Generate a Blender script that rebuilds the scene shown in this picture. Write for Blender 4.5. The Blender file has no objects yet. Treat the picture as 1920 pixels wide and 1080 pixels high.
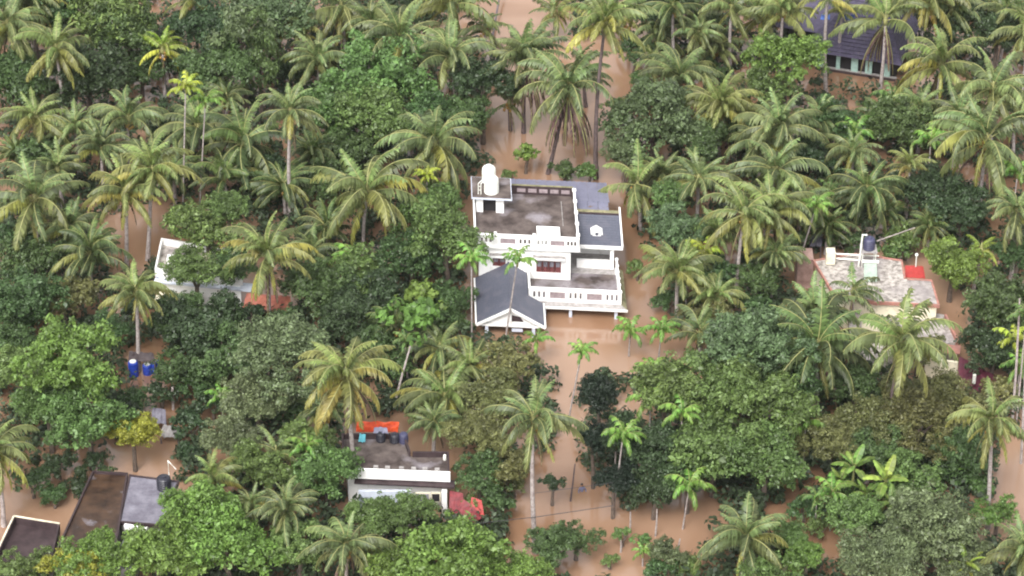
import bpy, math, random
import numpy as np
from mathutils import Vector, Matrix

S = bpy.context.scene
C = S.collection
R_ = math.radians
# ------------------------------------------------------------ camera
PITCH, DIST, FPX = R_(33.0), 308.0, 6172.0
sP, cP = math.sin(PITCH), math.cos(PITCH)
FWD = Vector((0, cP, -sP)); UP = Vector((0, sP, cP)); RT = Vector((1, 0, 0))
CAM = -FWD * DIST
cd = bpy.data.cameras.new('camera'); cam = bpy.data.objects.new('camera', cd); C.objects.link(cam)
cam.location = CAM; cam.rotation_euler = (math.pi / 2 - PITCH, 0, 0)
cd.sensor_width = 36; cd.lens = 36 * FPX / 1920; cd.clip_start = 1; cd.clip_end = 6000
S.camera = cam
# ------------------------------------------------------------ sky and sun (overcast)
SUN_EL, SUN_AZ = R_(52), R_(200)   # azimuth clockwise from +Y
w = bpy.data.worlds.new('World'); S.world = w; w.use_nodes = True
nt = w.node_tree; nt.nodes.clear()
sky = nt.nodes.new('ShaderNodeTexSky'); sky.sky_type = 'NISHITA'; sky.sun_disc = False
sky.sun_elevation = SUN_EL; sky.sun_rotation = SUN_AZ
sky.dust_density = 4.0; sky.air_density = 1.0; sky.ozone_density = 1.0
hs = nt.nodes.new('ShaderNodeHueSaturation'); hs.inputs['Saturation'].default_value = 0.06
bg = nt.nodes.new('ShaderNodeBackground'); bg.inputs['Strength'].default_value = 0.15
wo = nt.nodes.new('ShaderNodeOutputWorld')
nt.links.new(sky.outputs[0], hs.inputs['Color']); nt.links.new(hs.outputs[0], bg.inputs[0]); nt.links.new(bg.outputs[0], wo.inputs[0])
sl = bpy.data.lights.new('sun', 'SUN'); so = bpy.data.objects.new('sun', sl); C.objects.link(so)
sl.energy = 0.85; sl.angle = R_(22); sl.color = (1.0, 0.96, 0.9)
sd = Vector((math.sin(SUN_AZ) * math.cos(SUN_EL), math.cos(SUN_AZ) * math.cos(SUN_EL), math.sin(SUN_EL)))
so.rotation_euler = sd.to_track_quat('Z', 'Y').to_euler()
S.view_settings.view_transform = 'Standard'; S.view_settings.look = 'None'
S.view_settings.gamma = 1; S.view_settings.use_curve_mapping = False
S.view_settings.exposure = 1.28
S.cycles.filter_width = 2.0 if hasattr(S.cycles, 'filter_width') else 1.5
S.render.filter_size = 2.0
S.cycles.max_bounces = 6; S.cycles.diffuse_bounces = 3; S.cycles.transmission_bounces = 3
S.cycles.sample_clamp_indirect = 4
S.cycles.volume_bounces = 0
HAZE = 0.00003

# ------------------------------------------------------------ helpers
def at(px, py, z=0.0):
    d = FWD * FPX + RT * (px - 960) + UP * (540 - py)
    t = (z - CAM.z) / d.z
    return CAM + d * t
def scale_at(p):
    return FPX / (p - CAM).dot(FWD)

def props(o, label=None, cat=None, group=None, kind=None):
    if label: o['label'] = label
    if cat: o['category'] = cat
    if group: o['group'] = group
    if kind: o['kind'] = kind
    return o
def empty(name, loc, rz=0.0, **k):
    o = bpy.data.objects.new(name, None); C.objects.link(o)
    o.location = loc; o.rotation_euler = (0, 0, rz); o.empty_display_size = 0.5
    return props(o, **k)

class MB:
    """collects faces; build() links them as one mesh object"""
    def __init__(s, tf=None): s.v = []; s.f = []; s.m = []; s.tf = tf
    def add(s, vs, fs, m=0):
        n = len(s.v)
        for v in vs:
            v = Vector(v); s.v.append(s.tf(v) if s.tf else v)
        for f in fs: s.f.append(tuple(n + i for i in f)); s.m.append(m)
    def box(s, x0, y0, z0, x1, y1, z1, m=0):
        s.add([(x0,y0,z0),(x1,y0,z0),(x1,y1,z0),(x0,y1,z0),(x0,y0,z1),(x1,y0,z1),(x1,y1,z1),(x0,y1,z1)],
              [(3,2,1,0),(4,5,6,7),(0,1,5,4),(1,2,6,5),(2,3,7,6),(3,0,4,7)], m); return s
    def prism(s, pts, z0, z1, m=0):
        n = len(pts)
        area = sum(pts[i][0]*pts[(i+1)%n][1]-pts[(i+1)%n][0]*pts[i][1] for i in range(n))
        if area < 0: pts = pts[::-1]
        s.add([(p[0],p[1],z0) for p in pts]+[(p[0],p[1],z1) for p in pts],
              [tuple(range(n-1,-1,-1)), tuple(range(n,2*n))]+[(i,(i+1)%n,n+(i+1)%n,n+i) for i in range(n)], m); return s
    def slab(s, pts, t, m=0):
        n = len(pts); pts = [Vector(p) for p in pts]
        nn = Vector((0,0,0))
        for i in range(n): nn += pts[i].cross(pts[(i+1)%n])
        nn.normalize()
        if nn.z < 0: nn = -nn; pts = pts[::-1]
        lo = [p - nn*t for p in pts]
        s.add(lo+pts, [tuple(range(n-1,-1,-1)), tuple(range(n,2*n))]+[(i,(i+1)%n,n+(i+1)%n,n+i) for i in range(n)], m); return s
    def tube(s, ps, rs, n=8, m=0, caps=True):
        ps = [Vector(p) for p in ps]; vs = []
        for i, p in enumerate(ps):
            d = (ps[min(i+1,len(ps)-1)] - ps[max(i-1,0)]).normalized()
            a = d.orthogonal() if abs(d.z) < .9 else d.cross(Vector((0,1,0)))
            a.normalize(); b = d.cross(a)
            for k in range(n):
                t = 2*math.pi*k/n; vs.append(p + (a*math.cos(t)+b*math.sin(t))*rs[i])
        fs = [(i*n+k, i*n+(k+1)%n, (i+1)*n+(k+1)%n, (i+1)*n+k) for i in range(len(ps)-1) for k in range(n)]
        if caps: fs += [tuple(range(n-1,-1,-1)), tuple((len(ps)-1)*n+k for k in range(n))]
        s.add(vs, fs, m); return s
    def lathe(s, prof, c=(0,0,0), n=16, m=0):
        c = Vector(c); vs = [c+Vector((r*math.cos(2*math.pi*k/n), r*math.sin(2*math.pi*k/n), z)) for r, z in prof for k in range(n)]
        fs = [(i*n+k, i*n+(k+1)%n, (i+1)*n+(k+1)%n, (i+1)*n+k) for i in range(len(prof)-1) for k in range(n)]
        fs += [tuple(range(n-1,-1,-1)), tuple((len(prof)-1)*n+k for k in range(n))]
        s.add(vs, fs, m); return s
    def mesh(s, name, mats, smooth=False):
        me = bpy.data.meshes.new(name); me.from_pydata([tuple(v) for v in s.v], [], s.f)
        for mt in (mats if isinstance(mats, (list, tuple)) else [mats]): me.materials.append(mt)
        me.polygons.foreach_set('material_index', s.m)
        if smooth: me.polygons.foreach_set('use_smooth', [True]*len(s.f))
        me.update(); return me
    def build(s, name, mats, parent=None, smooth=False, **k):
        o = bpy.data.objects.new(name, s.mesh(name, mats, smooth)); C.objects.link(o); o.parent = parent
        return props(o, **k)

def link_mesh(name, me, parent, loc=(0,0,0), rot=(0,0,0), sc=(1,1,1), col=None):
    o = bpy.data.objects.new(name, me); C.objects.link(o); o.parent = parent
    o.location = loc; o.rotation_euler = rot; o.scale = sc
    if col: o.color = (*col, 1)
    return o

# ------------------------------------------------------------ materials
def mat(name, base, rough=0.6, dark=None, nscale=3.0, contrast=(0.35, 0.65), spec=0.5, bump=0.0, bscale=20.0,
        third=None, tscale=0.6, tcon=(0.5, 0.62), rough2=None, metal=0.0, emit=None, detail=6):
    m = bpy.data.materials.new(name); m.use_nodes = True; t = m.node_tree; N = t.nodes; L = t.links
    b = N['Principled BSDF']; b.inputs['Roughness'].default_value = rough; b.inputs['Metallic'].default_value = metal
    b.inputs['Specular IOR Level'].default_value = spec
    tc = N.new('ShaderNodeNewGeometry').outputs['Position']
    if dark is None: b.inputs['Base Color'].default_value = (*base, 1)
    else:
        n = N.new('ShaderNodeTexNoise'); n.inputs['Scale'].default_value = nscale; n.inputs['Detail'].default_value = detail
        n.inputs['Roughness'].default_value = 0.65; L.new(tc, n.inputs['Vector'])
        r = N.new('ShaderNodeValToRGB'); r.color_ramp.elements[0].position = contrast[0]; r.color_ramp.elements[1].position = contrast[1]
        r.color_ramp.elements[0].color = (*dark, 1); r.color_ramp.elements[1].color = (*base, 1)
        L.new(n.outputs[0], r.inputs[0]); out = r.outputs[0]
        if third is not None:
            n2 = N.new('ShaderNodeTexNoise'); n2.inputs['Scale'].default_value = tscale; n2.inputs['Detail'].default_value = 5
            L.new(tc, n2.inputs['Vector'])
            r2 = N.new('ShaderNodeValToRGB'); r2.color_ramp.elements[0].position = tcon[0]; r2.color_ramp.elements[1].position = tcon[1]
            L.new(n2.outputs[0], r2.inputs[0])
            mx = N.new('ShaderNodeMixRGB'); mx.inputs['Color2'].default_value = (*third, 1)
            L.new(r2.outputs[0], mx.inputs['Fac']); L.new(out, mx.inputs['Color1']); out = mx.outputs[0]
            if rough2 is not None:
                mr = N.new('ShaderNodeMapRange'); mr.inputs['To Min'].default_value = rough; mr.inputs['To Max'].default_value = rough2
                L.new(r2.outputs[0], mr.inputs['Value']); L.new(mr.outputs[0], b.inputs['Roughness'])
        L.new(out, b.inputs['Base Color'])
    if bump:
        n = N.new('ShaderNodeTexNoise'); n.inputs['Scale'].default_value = bscale; L.new(tc, n.inputs['Vector'])
        bp = N.new('ShaderNodeBump'); bp.inputs['Strength'].default_value = bump; bp.inputs['Distance'].default_value = 0.05
        L.new(n.outputs[0], bp.inputs['Height']); L.new(bp.outputs[0], b.inputs['Normal'])
    return m

def leaf_mat(name, rough=0.45, transl=0.25, vary=0.45, hue=0.03):
    """colour = the object's own colour, varied leaf by leaf and branch by branch"""
    m = bpy.data.materials.new(name); m.use_nodes = True; t = m.node_tree; N = t.nodes; L = t.links
    b = N['Principled BSDF']; b.inputs['Roughness'].default_value = rough; b.inputs['Specular IOR Level'].default_value = 0.35
    oi = N.new('ShaderNodeObjectInfo'); g = N.new('ShaderNodeNewGeometry')
    n = N.new('ShaderNodeTexNoise'); n.inputs['Scale'].default_value = 0.55; n.inputs['Detail'].default_value = 3
    L.new(g.outputs['Position'], n.inputs['Vector'])
    h = N.new('ShaderNodeHueSaturation')
    mr = N.new('ShaderNodeMapRange'); mr.inputs['To Min'].default_value = 1 - vary; mr.inputs['To Max'].default_value = 1 + vary
    L.new(g.outputs['Random Per Island'], mr.inputs['Value'])
    mn = N.new('ShaderNodeMapRange'); mn.inputs['From Min'].default_value = .3; mn.inputs['From Max'].default_value = .7
    mn.inputs['To Min'].default_value = .7; mn.inputs['To Max'].default_value = 1.35
    L.new(n.outputs[0], mn.inputs['Value'])
    mu = N.new('ShaderNodeMath'); mu.operation = 'MULTIPLY'; L.new(mr.outputs[0], mu.inputs[0]); L.new(mn.outputs[0], mu.inputs[1])
    L.new(mu.outputs[0], h.inputs['Value'])
    mh = N.new('ShaderNodeMapRange'); mh.inputs['To Min'].default_value = .5 - hue; mh.inputs['To Max'].default_value = .5 + hue
    L.new(oi.outputs['Random'], mh.inputs['Value']); L.new(mh.outputs[0], h.inputs['Hue'])
    L.new(oi.outputs['Color'], h.inputs['Color']); L.new(h.outputs[0], b.inputs['Base Color'])
    tr = N.new('ShaderNodeBsdfTranslucent'); L.new(h.outputs[0], tr.inputs['Color'])
    mx = N.new('ShaderNodeMixShader'); mx.inputs[0].default_value = transl
    L.new(b.outputs[0], mx.inputs[1]); L.new(tr.outputs[0], mx.inputs[2]); L.new(mx.outputs[0], N['Material Output'].inputs[0])
    return m

M = dict(
 white=mat('white_paint', (.84,.83,.81), .5, dark=(.66,.64,.60), nscale=1.6, contrast=(.27,.44), bump=.1),
 cream=mat('cream_paint', (.74,.68,.52), .6, dark=(.50,.44,.33), nscale=1.5, contrast=(.3,.5)),
 paleblue=mat('pale_blue_paint', (.60,.64,.72), .55, dark=(.48,.51,.60), nscale=1.5),
 shade=mat('grey_plaster', (.36,.34,.33), .8, dark=(.22,.20,.19), nscale=2.5),
 pinkp=mat('pink_plaster', (.44,.29,.25), .7, dark=(.26,.16,.14), nscale=2.0),
 salmon=mat('salmon_paint', (.46,.20,.15), .65, dark=(.26,.14,.12), nscale=2.5),
 roofcon=mat('stained_concrete', (.125,.098,.088), .75, dark=(.036,.024,.021), nscale=.7, contrast=(.36,.62), third=(.23,.205,.22), tscale=.30, tcon=(.54,.66), rough2=.25, bump=.15, bscale=9),
 roofwet=mat('wet_brown_painted_sheen', (.070,.038,.022), .32, dark=(.022,.011,.007), nscale=.6, contrast=(.36,.62), third=(.20,.18,.20), tscale=.5, tcon=(.58,.70), rough2=.12, bump=.1),  # pale third colour paints reflection streaks onto the wet roof
 rooflight=mat('weathered_pale_roof', (.48,.44,.40), .8, dark=(.17,.145,.13), nscale=2.2, contrast=(.38,.60), third=(.25,.22,.22), tscale=.25, tcon=(.5,.7), bump=.15),
 roofgrey=mat('wet_grey_roof', (.22,.21,.25), .22, dark=(.12,.11,.14), nscale=.7, contrast=(.4,.65)),
 dkroof=mat('dark_brown_roof', (.055,.035,.037), .6, dark=(.025,.014,.016), nscale=1.2),
 moss=mat('mossy_concrete', (.30,.27,.16), .85, dark=(.12,.12,.06), nscale=2.0),
 slate=mat('slate_shingle', (.105,.112,.145), .55, dark=(.075,.078,.105), nscale=9, contrast=(.4,.6), third=(.11,.11,.14), tscale=1.0),
 tile=mat('dark_clay_tile', (.070,.058,.105), .7, dark=(.038,.031,.060), nscale=2.5, contrast=(.35,.65), third=(.10,.085,.11), tscale=3, tcon=(.6,.7)),
 sheet=mat('blue_grey_sheet', (.21,.21,.29), .38, dark=(.15,.15,.21), nscale=1.0, contrast=(.3,.7), third=(.16,.11,.09), tscale=.8, tcon=(.62,.72)),
 wood=mat('dark_red_wood', (.14,.04,.04), .5),
 glass=mat('window_glass', (.25,.24,.27), .12, dark=(.12,.11,.13), nscale=2),
 dark=mat('painted_dark', (.012,.010,.012), .8),  # near-black colour, paints the shade seen through openings
 panel=mat('mauve_inset', (.33,.27,.28), .75, dark=(.22,.17,.18), nscale=3),
 plastic_white=mat('white_plastic', (.80,.80,.76), .35, dark=(.70,.70,.62), nscale=2),
 plastic_black=mat('black_plastic', (.022,.022,.032), .35),
 plastic_navy=mat('navy_plastic', (.05,.05,.10), .4),
 blue=mat('blue_plastic', (.02,.07,.50), .35, dark=(.015,.04,.3), nscale=4),
 bluetarp=mat('blue_tarpaulin', (.06,.14,.45), .5, dark=(.03,.07,.25), nscale=5),
 orange=mat('orange_tarpaulin', (.75,.10,.022), .5, dark=(.5,.05,.02), nscale=3),
 brick=mat('orange_tile_roof', (.36,.12,.065), .6, dark=(.28,.07,.05), nscale=3),
 red=mat('red_painted_sheet', (.22,.026,.032), .6, dark=(.12,.015,.02), nscale=2.5),
 redbright=mat('bright_red_sheet', (.38,.035,.03), .5, dark=(.30,.03,.025), nscale=3),
 maroon=mat('maroon_roof', (.12,.025,.042), .45, dark=(.06,.016,.026), nscale=1.2),
 cyan=mat('cyan_cloth', (.12,.42,.50), .7),
 mint=mat('mint_paint', (.38,.55,.50), .6, dark=(.28,.42,.38), nscale=3),
 palegreen=mat('pale_green_panel', (.33,.40,.33), .4, dark=(.25,.31,.26), nscale=3),
 pole=mat('weathered_pole', (.16,.13,.13), .8, dark=(.09,.07,.08), nscale=3),
 wire=mat('dark_wire', (.05,.045,.05), .6),
 skin=mat('skin', (.20,.10,.06), .55), shirt=mat('grey_blue_shirt', (.14,.14,.22), .8), hair=mat('black_hair', (.012,.01,.01), .5),
 trunk=mat('palm_bark', (.40,.35,.33), .85, dark=(.22,.18,.17), nscale=3.5, contrast=(.35,.6), bump=.4, bscale=12),
 trunkdk=mat('dark_palm_bark', (.14,.10,.095), .85, dark=(.07,.05,.05), nscale=3.5),
 bark=mat('tree_bark', (.15,.115,.09), .9, dark=(.07,.05,.04), nscale=3, bump=.4),
 rachis=mat('frond_rib', (.30,.29,.11), .5, dark=(.20,.21,.08), nscale=2),
 nut=mat('coconut_husk', (.34,.17,.04), .5, dark=(.20,.16,.04), nscale=4),
 nutdk=mat('brown_husk', (.13,.05,.03), .7, dark=(.08,.03,.02), nscale=4),
 leaf=leaf_mat('broad_leaf', .42, .22, .42, .018),
 frond=leaf_mat('palm_leaflet', .42, .25, .42, .015),
 shrubleaf=leaf_mat('undergrowth_leaf', .5, .2, .5, .02),
)
# water
def water_mat():
    m = bpy.data.materials.new('muddy_flood_water'); m.use_nodes = True; t = m.node_tree; N = t.nodes; L = t.links
    b = N['Principled BSDF']; b.inputs['IOR'].default_value = 1.5; b.inputs['Roughness'].default_value = 0.11
    b.inputs['Specular IOR Level'].default_value = 1.0
    g = N.new('ShaderNodeNewGeometry')
    n = N.new('ShaderNodeTexNoise'); n.inputs['Scale'].default_value = .045; n.inputs['Detail'].default_value = 4; n.inputs['Distortion'].default_value = 1.2
    L.new(g.outputs['Position'], n.inputs['Vector'])
    r = N.new('ShaderNodeValToRGB'); r.color_ramp.elements[0].position = .38; r.color_ramp.elements[1].position = .64
    r.color_ramp.elements[0].color = (.245, .137, .080, 1); r.color_ramp.elements[1].color = (.345, .218, .146, 1)  # random tones: silt, plus sky glare put into the pale colour
    L.new(n.outputs[0], r.inputs[0]); L.new(r.outputs[0], b.inputs['Base Color'])
    n2 = N.new('ShaderNodeTexNoise'); n2.inputs['Scale'].default_value = 1.6; n2.inputs['Detail'].default_value = 3
    L.new(g.outputs['Position'], n2.inputs['Vector'])
    bp = N.new('ShaderNodeBump'); bp.inputs['Strength'].default_value = .18; bp.inputs['Distance'].default_value = .02
    L.new(n2.outputs[0], bp.inputs['Height']); L.new(bp.outputs[0], b.inputs['Normal'])
    return m
M['water'] = water_mat()

# ------------------------------------------------------------ the flood
wb = MB(); wb.add([(-3000,-400,0),(3000,-400,0),(3000,4500,0),(-3000,4500,0)], [(0,1,2,3)])
wb.build('flood_water', M['water'], kind='structure', label='muddy brown flood water standing between the trees and houses')

# ------------------------------------------------------------ main house
EA, EB = Vector((.9962,-.0872,0)), Vector((-.030,.9995,0))
def tfH(v): return EA*v.x + EB*v.y + Vector((0,0,v.z))
house = empty('house', (0,-.55,0), label='large white two-storey house with brown terrace, slate porch gable and flooded ground floor', cat='house')
H = lambda: MB(tfH)
H().box(-3.1,.05,-1.2, 5.45,9.0,1.44).box(5.5,2.6,-1.2,9.4,7.2,1.44).build('ground_floor_wall', M['cream'], house)
# upper storey walls with window openings (front wall in pieces round the openings)
fw = H()
wins = [(-1.80,-.60,2.70,3.55),(2.26,4.57,2.25,3.50)]
fw.box(-3.1,0,1.5,-1.80,.2,4.9).box(-.60,0,1.5,2.26,.2,4.9).box(4.57,0,1.5,5.45,.2,4.9)
fw.box(-1.80,0,1.5,-.60,.2,2.70).box(-1.80,0,3.55,-.60,.2,4.9).box(2.26,0,1.5,4.57,.2,2.25).box(2.26,0,3.50,4.57,.2,4.9)
fw.box(-3.1,.2,1.5,-2.9,9.0,4.9).box(5.25,.2,1.5,5.45,9.0,4.9).box(-2.9,8.8,1.5,5.25,9.0,4.9)
fw.build('upper_wall', M['white'], house)
for (a0,a1,z0,z1) in wins:
    w_ = H().box(a0,.06,z0,a0+.1,.16,z1).box(a1-.1,.06,z0,a1,.16,z1).box(a0+.1,.06,z0,a1-.1,.16,z0+.1).box(a0+.1,.06,z1-.1,a1-.1,.16,z1)
    n = 4 if a1-a0 > 2 else 2
    for k in range(1,n):
        x = a0+(a1-a0)*k/n; w_.box(x-.05,.06,z0+.1,x+.05,.16,z1-.1)
    zz = z0+(z1-z0)*.42; 
    for k in range(n):
        w_.box(a0+.1+(a1-a0)*k/n,.07,zz-.04,a0+(a1-a0)*(k+1)/n-.1,.15,zz+.04)
    wo_ = w_.build('window', M['wood'], house)
    for k in range(n):
        H().box(a0+(a1-a0)*k/n+.1,.10,zz+.05,a0+(a1-a0)*(k+1)/n-.1,.12,z1-.1).build('pane', M['glass'], wo_)
        H().box(a0+(a1-a0)*k/n+.1,.10,z0+.1,a0+(a1-a0)*(k+1)/n-.1,.12,zz-.05).build('shutter', M['wood'], wo_)
    H().box(a0-.3,-.55,4.02,a1+.35,-.002,4.12).build('sunshade', M['shade'], house)
    H().box(a0-.3,-.60,3.98,a1+.35,-.552,4.14).build('sunshade_edge', M['white'], house)
# roof slab and cornice
H().box(-3.5,-.42,4.902,6.3,9.3,5.15).build('roof_slab', M['white'], house)
H().box(-3.3,-.1,5.153,6.05,9.05,5.20).build('terrace_floor', M['roofcon'], house)
def balustrade(a0, a1, b, z0, z1, panels, holes, name):
    """solid wall with recessed panels and small openings between stubby balusters"""
    zb, zt = z0+.28, z1-.26
    cuts = sorted([(p0,p1,'p') for p0,p1 in panels]+[(h0,h1,'h') for h0,h1 in holes])
    w_ = H().box(a0,b,z0,a1,b+.2,zb).box(a0,b,zt,a1,b+.2,z1)
    x = a0
    for c0,c1,k in cuts:
        w_.box(x,b,zb,c0,b+.2,zt); x = c1
    w_.box(x,b,zb,a1,b+.2,zt)
    o = w_.build(name, M['white'], house)
    H().box(a0-.04,b-.06,z1+.002,a1+.04,b+.26,z1+.09).build('coping', M['white'], o)
    for c0,c1,k in cuts:
        if k == 'p':
            H().box(c0+.001,b+.06,zb+.001,c1-.001,b+.14,zt-.001).build('inset_panel', M['panel'], o)
        else:
            n = 3; hw = .2; gap = (c1-c0-n*hw)/(n-1)
            for j in range(n-1):
                xx = c0+hw+j*(gap+hw)
                H().box(xx,b+.03,zb,xx+gap,b+.17,zt).build('baluster', M['white'], o)
    return o
balustrade(-3.4, 6.2, -.36, 5.153, 6.25, [(-1.07,.31),(3.56,4.85)], [(.69,1.70),(2.35,3.25),(5.1,5.95),(-2.9,-1.9)], 'upper_balustrade')
for a in (2.05, 6.08, -1.55):
    H().box(a-.14,-.42,6.345,a+.14,-.10,6.55).build('post_cap', M['white'], house)
# side and back parapets
p = H().box(6.05,-.16,5.153,6.25,9.25,5.98); p.build('side_parapet', M['white'], house)
H().box(6.0,.3,5.205,6.048,9.0,5.80).build('parapet_inner_face', M['roofcon'], house)
for k in range(5): H().box(5.98,.6+k*2.0,5.985,6.32,.9+k*2.0,6.18).build('parapet_stub', M['white'], house)
H().box(.2,9.05,5.153,6.048,9.25,6.15).build('back_parapet', M['moss'], house)
for k in range(5): H().box(.75+k*1.05,8.96,5.45,1.55+k*1.05,8.978,5.85).build('inset_panel', M['panel'], house)
H().box(.2,8.98,5.205,6.0,9.045,6.1).build('parapet_inner_face', M['dkroof'], house)
H().box(-3.5,-.16,5.153,-3.32,9.25,5.9).build('side_parapet', M['white'], house)
H().box(2.35,.2,5.205,4.5,2.2,5.95).build('skylight_box', M['white'], house)
H().tube([(4.9,3.5,5.24),(4.9,7.9,5.24)],[.04,.04],6).build('drain_pipe', M['shade'], house)
# stair tower
tw = H().box(-3.2,5.4,5.205,-2.56,5.6,6.85).box(-1.35,5.4,5.205,-.6,5.6,6.85).box(-2.56,5.4,6.6,-1.35,5.6,6.85)
tw.box(-3.2,5.6,5.205,-3.0,8.6,6.85).box(-.8,5.6,5.205,-.6,8.6,6.85).box(-3.0,8.4,5.205,-.8,8.6,6.85)
tw.build('stair_tower_wall', M['white'], house)
H().box(-2.56,5.75,5.21,-1.35,5.80,6.58).build('stair_opening_shade', M['dark'], house)  # near-black sheet painting the shade inside the open doorway
H().box(-1.30,5.36,5.5,-.95,5.397,6.2).build('vent_grille', M['paleblue'], house)
H().box(-3.65,4.95,6.853,.15,8.8,7.02).build('stair_tower_roof', M['paleblue'], house)
H().box(-3.58,5.02,7.024,.08,8.72,7.05).build('stair_tower_roof_top', M['roofcon'], house)
# right wing
H().box(5.5,4.8,1.5,9.5,5.0,4.2).box(9.35,2.4,1.5,9.55,4.8,4.0).build('wing_wall', M['white'], house)
H().box(6.15,2.25,1.52,9.2,2.42,2.45).build('wing_low_wall', M['white'], house)
H().box(9.25,2.2,1.5,9.6,2.5,3.9).build('wing_column', M['white'], house)
H().box(5.5,1.3,1.503,9.7,4.8,1.53).build('wing_floor', M['shade'], house)
H().slab([(6.32,2.15,4.1),(10.3,2.15,4.1),(10.3,6.2,5.02),(6.32,6.2,5.02)], .12).build('slate_roof', M['slate'], house)
# shingle courses on the wing roof
def courses(a0,a1,b0,b1,z0,z1,n,name,mt,parent=None,tf=tfH,lift=.012):
    for k in range(n):
        t0,t1 = k/n,(k+1)/n
        b = MB(tf); b.slab([(a0,b0+(b1-b0)*t0,z0+(z1-z0)*t0+lift+.03),(a1,b0+(b1-b0)*t0,z0+(z1-z0)*t0+lift+.03),(a1,b0+(b1-b0)*t1,z0+(z1-z0)*t1+lift),(a0,b0+(b1-b0)*t1,z0+(z1-z0)*t1+lift)], .012)
        b.build(name, mt, parent or house)
courses(6.34,10.28,2.17,6.18,4.1,5.0,12,'shingle_course',M['slate'])
H().box(6.3,2.0,3.82,10.42,2.12,4.16).build('front_fascia', M['white'], house)
H().slab([(10.31,2.1,4.22),(10.45,2.1,4.22),(10.45,7.3,5.30),(10.31,7.3,5.30)], .3).build('side_fascia', M['white'], house)
H().box(6.3,6.25,4.3,10.3,7.2,4.95).build('ridge_wall', M['moss'], house)
H().box(6.32,6.23,4.96,10.28,6.42,5.12).build('ridge_coping', M['dkroof'], house)
# dormer
DT = lambda: MB(lambda v: tfH(Vector((8.05+(v.x-8.05)*.74, 3.6+(v.y-3.6)*.7, 4.45+(v.z-4.45)*.74))))
dm = DT(); dm.add([(7.5,3.3,4.36),(8.6,3.3,4.36),(8.6,3.3,4.75),(8.05,3.3,5.1),(7.5,3.3,4.75),(7.5,4.6,4.66),(8.6,4.6,4.66),(8.6,4.6,4.75),(8.05,4.6,5.1),(7.5,4.6,4.75)],
       [(0,1,2,3,4),(1,6,7,2),(5,0,4,9),(2,7,8,3),(9,4,3,8)])
d_ = dm.build('dormer', M['white'], house)
DT().slab([(7.3,3.1,4.68),(8.05,3.1,5.15),(8.05,4.8,5.15),(7.3,4.8,4.68)], .06).build('dormer_roof', M['white'], d_)
DT().slab([(8.8,3.1,4.68),(8.05,3.1,5.15),(8.05,4.8,5.15),(8.8,4.8,4.68)], .06).build('dormer_roof', M['white'], d_)
DT().tube([(8.05,3.27,4.66),(8.05,3.295,4.66)],[.19,.19],12).build('round_vent', M['slate'], d_)
# lower terrace
H().box(1.45,-3.66,1.20,9.95,-.003,1.49).box(5.5,0,1.20,9.95,2.58,1.49).build('lower_slab', M['white'], house)
H().box(1.65,-3.44,1.493,9.75,-.01,1.53).box(5.5,0,1.493,9.75,1.28,1.53).build('lower_terrace_floor', M['roofcon'], house)
balustrade(1.43, 10.0, -3.66, 1.493, 2.75, [(3.4,4.8),(6.8,8.19)], [(1.85,2.95),(5.2,6.33),(8.6,9.65)], 'lower_balustrade')
H().box(1.43,-3.455,1.493,1.63,-.01,2.55).build('side_parapet', M['white'], house)
H().box(9.78,-3.455,1.493,9.98,2.55,2.45).build('side_parapet', M['white'], house)
for k in range(6): H().lathe([(.16,2.46),(.19,2.55),(.15,2.66),(.02,2.72)], (9.88,-3.1+k*1.1,0), 8).build('parapet_stub', M['white'], house)
H().slab([(1.6,-3.67,1.45),(10.0,-3.67,1.45),(10.5,-4.12,1.20),(2.0,-4.12,1.20)], .1).build('front_canopy', M['shade'], house)
H().slab([(10.0,-3.67,1.45),(10.0,2.6,1.45),(10.5,2.6,1.20),(10.5,-4.12,1.20)], .1).build('side_canopy', M['moss'], house)
H().box(2.6,-4.19,.98,10.57,-4.125,1.22).build('canopy_edge', M['white'], house)
for k in range(41):
    H().box(2.62+k*.195,-4.27,1.02,2.74+k*.195,-4.195,1.24).build('eave_tile', M['white'], house)
for a in (5.3, 9.5, 2.9):
    H().box(a-.14,-3.95,-1.2,a+.14,-3.69,1.19).build('verandah_column', M['paleblue'], house)
# porch gable
RZ, EZ, RA, BF = 3.15, 1.30, -.35, -7.8
def roofz(a): return RZ-(RZ-EZ)*abs(a-RA)/3.1
pr = empty('porch', (0,0,0)); pr.parent = house
H().slab([(RA,BF,RZ),(2.75,BF,EZ),(2.75,-3.8,EZ),(RA,-3.8,RZ)], .12).slab([(RA,-3.8,RZ),(1.4,-3.8,roofz(1.4)),(1.4,-.02,roofz(1.4)),(RA,-.02,RZ)], .12).build('right_slope', M['slate'], pr)
H().slab([(RA,BF,RZ),(-3.45,BF,EZ),(-3.45,-.02,EZ),(RA,-.02,RZ)], .12).build('left_slope', M['slate'], pr)
for k in range(9):      # shingle courses follow the slopes
    t0,t1 = 1-k/9,1-(k+1)/9
    for sg,lim in ((1,3.1),(-1,3.1)):
        a0,a1 = RA+sg*lim*t0, RA+sg*lim*t1
        bb = -3.85 if (sg==1 and t0*lim+RA>1.4) else -.05
        H().slab([(a0,BF+.02,roofz(a0)+.05),(a1,BF+.02,roofz(a1)+.02),(a1,bb,roofz(a1)+.02),(a0,bb,roofz(a0)+.05)], .015).build('shingle_course', M['slate'], pr)
H().tube([(RA,BF,RZ+.06),(RA,-.05,RZ+.06)],[.09,.09],6).build('ridge_cap', M['slate'], pr)
H().slab([(RA,BF-.12,RZ+.10),(2.9,BF-.12,EZ+.05),(2.9,BF-.003,EZ+.05),(RA,BF-.003,RZ+.10)], .26).build('rake_board', M['white'], pr)
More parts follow.
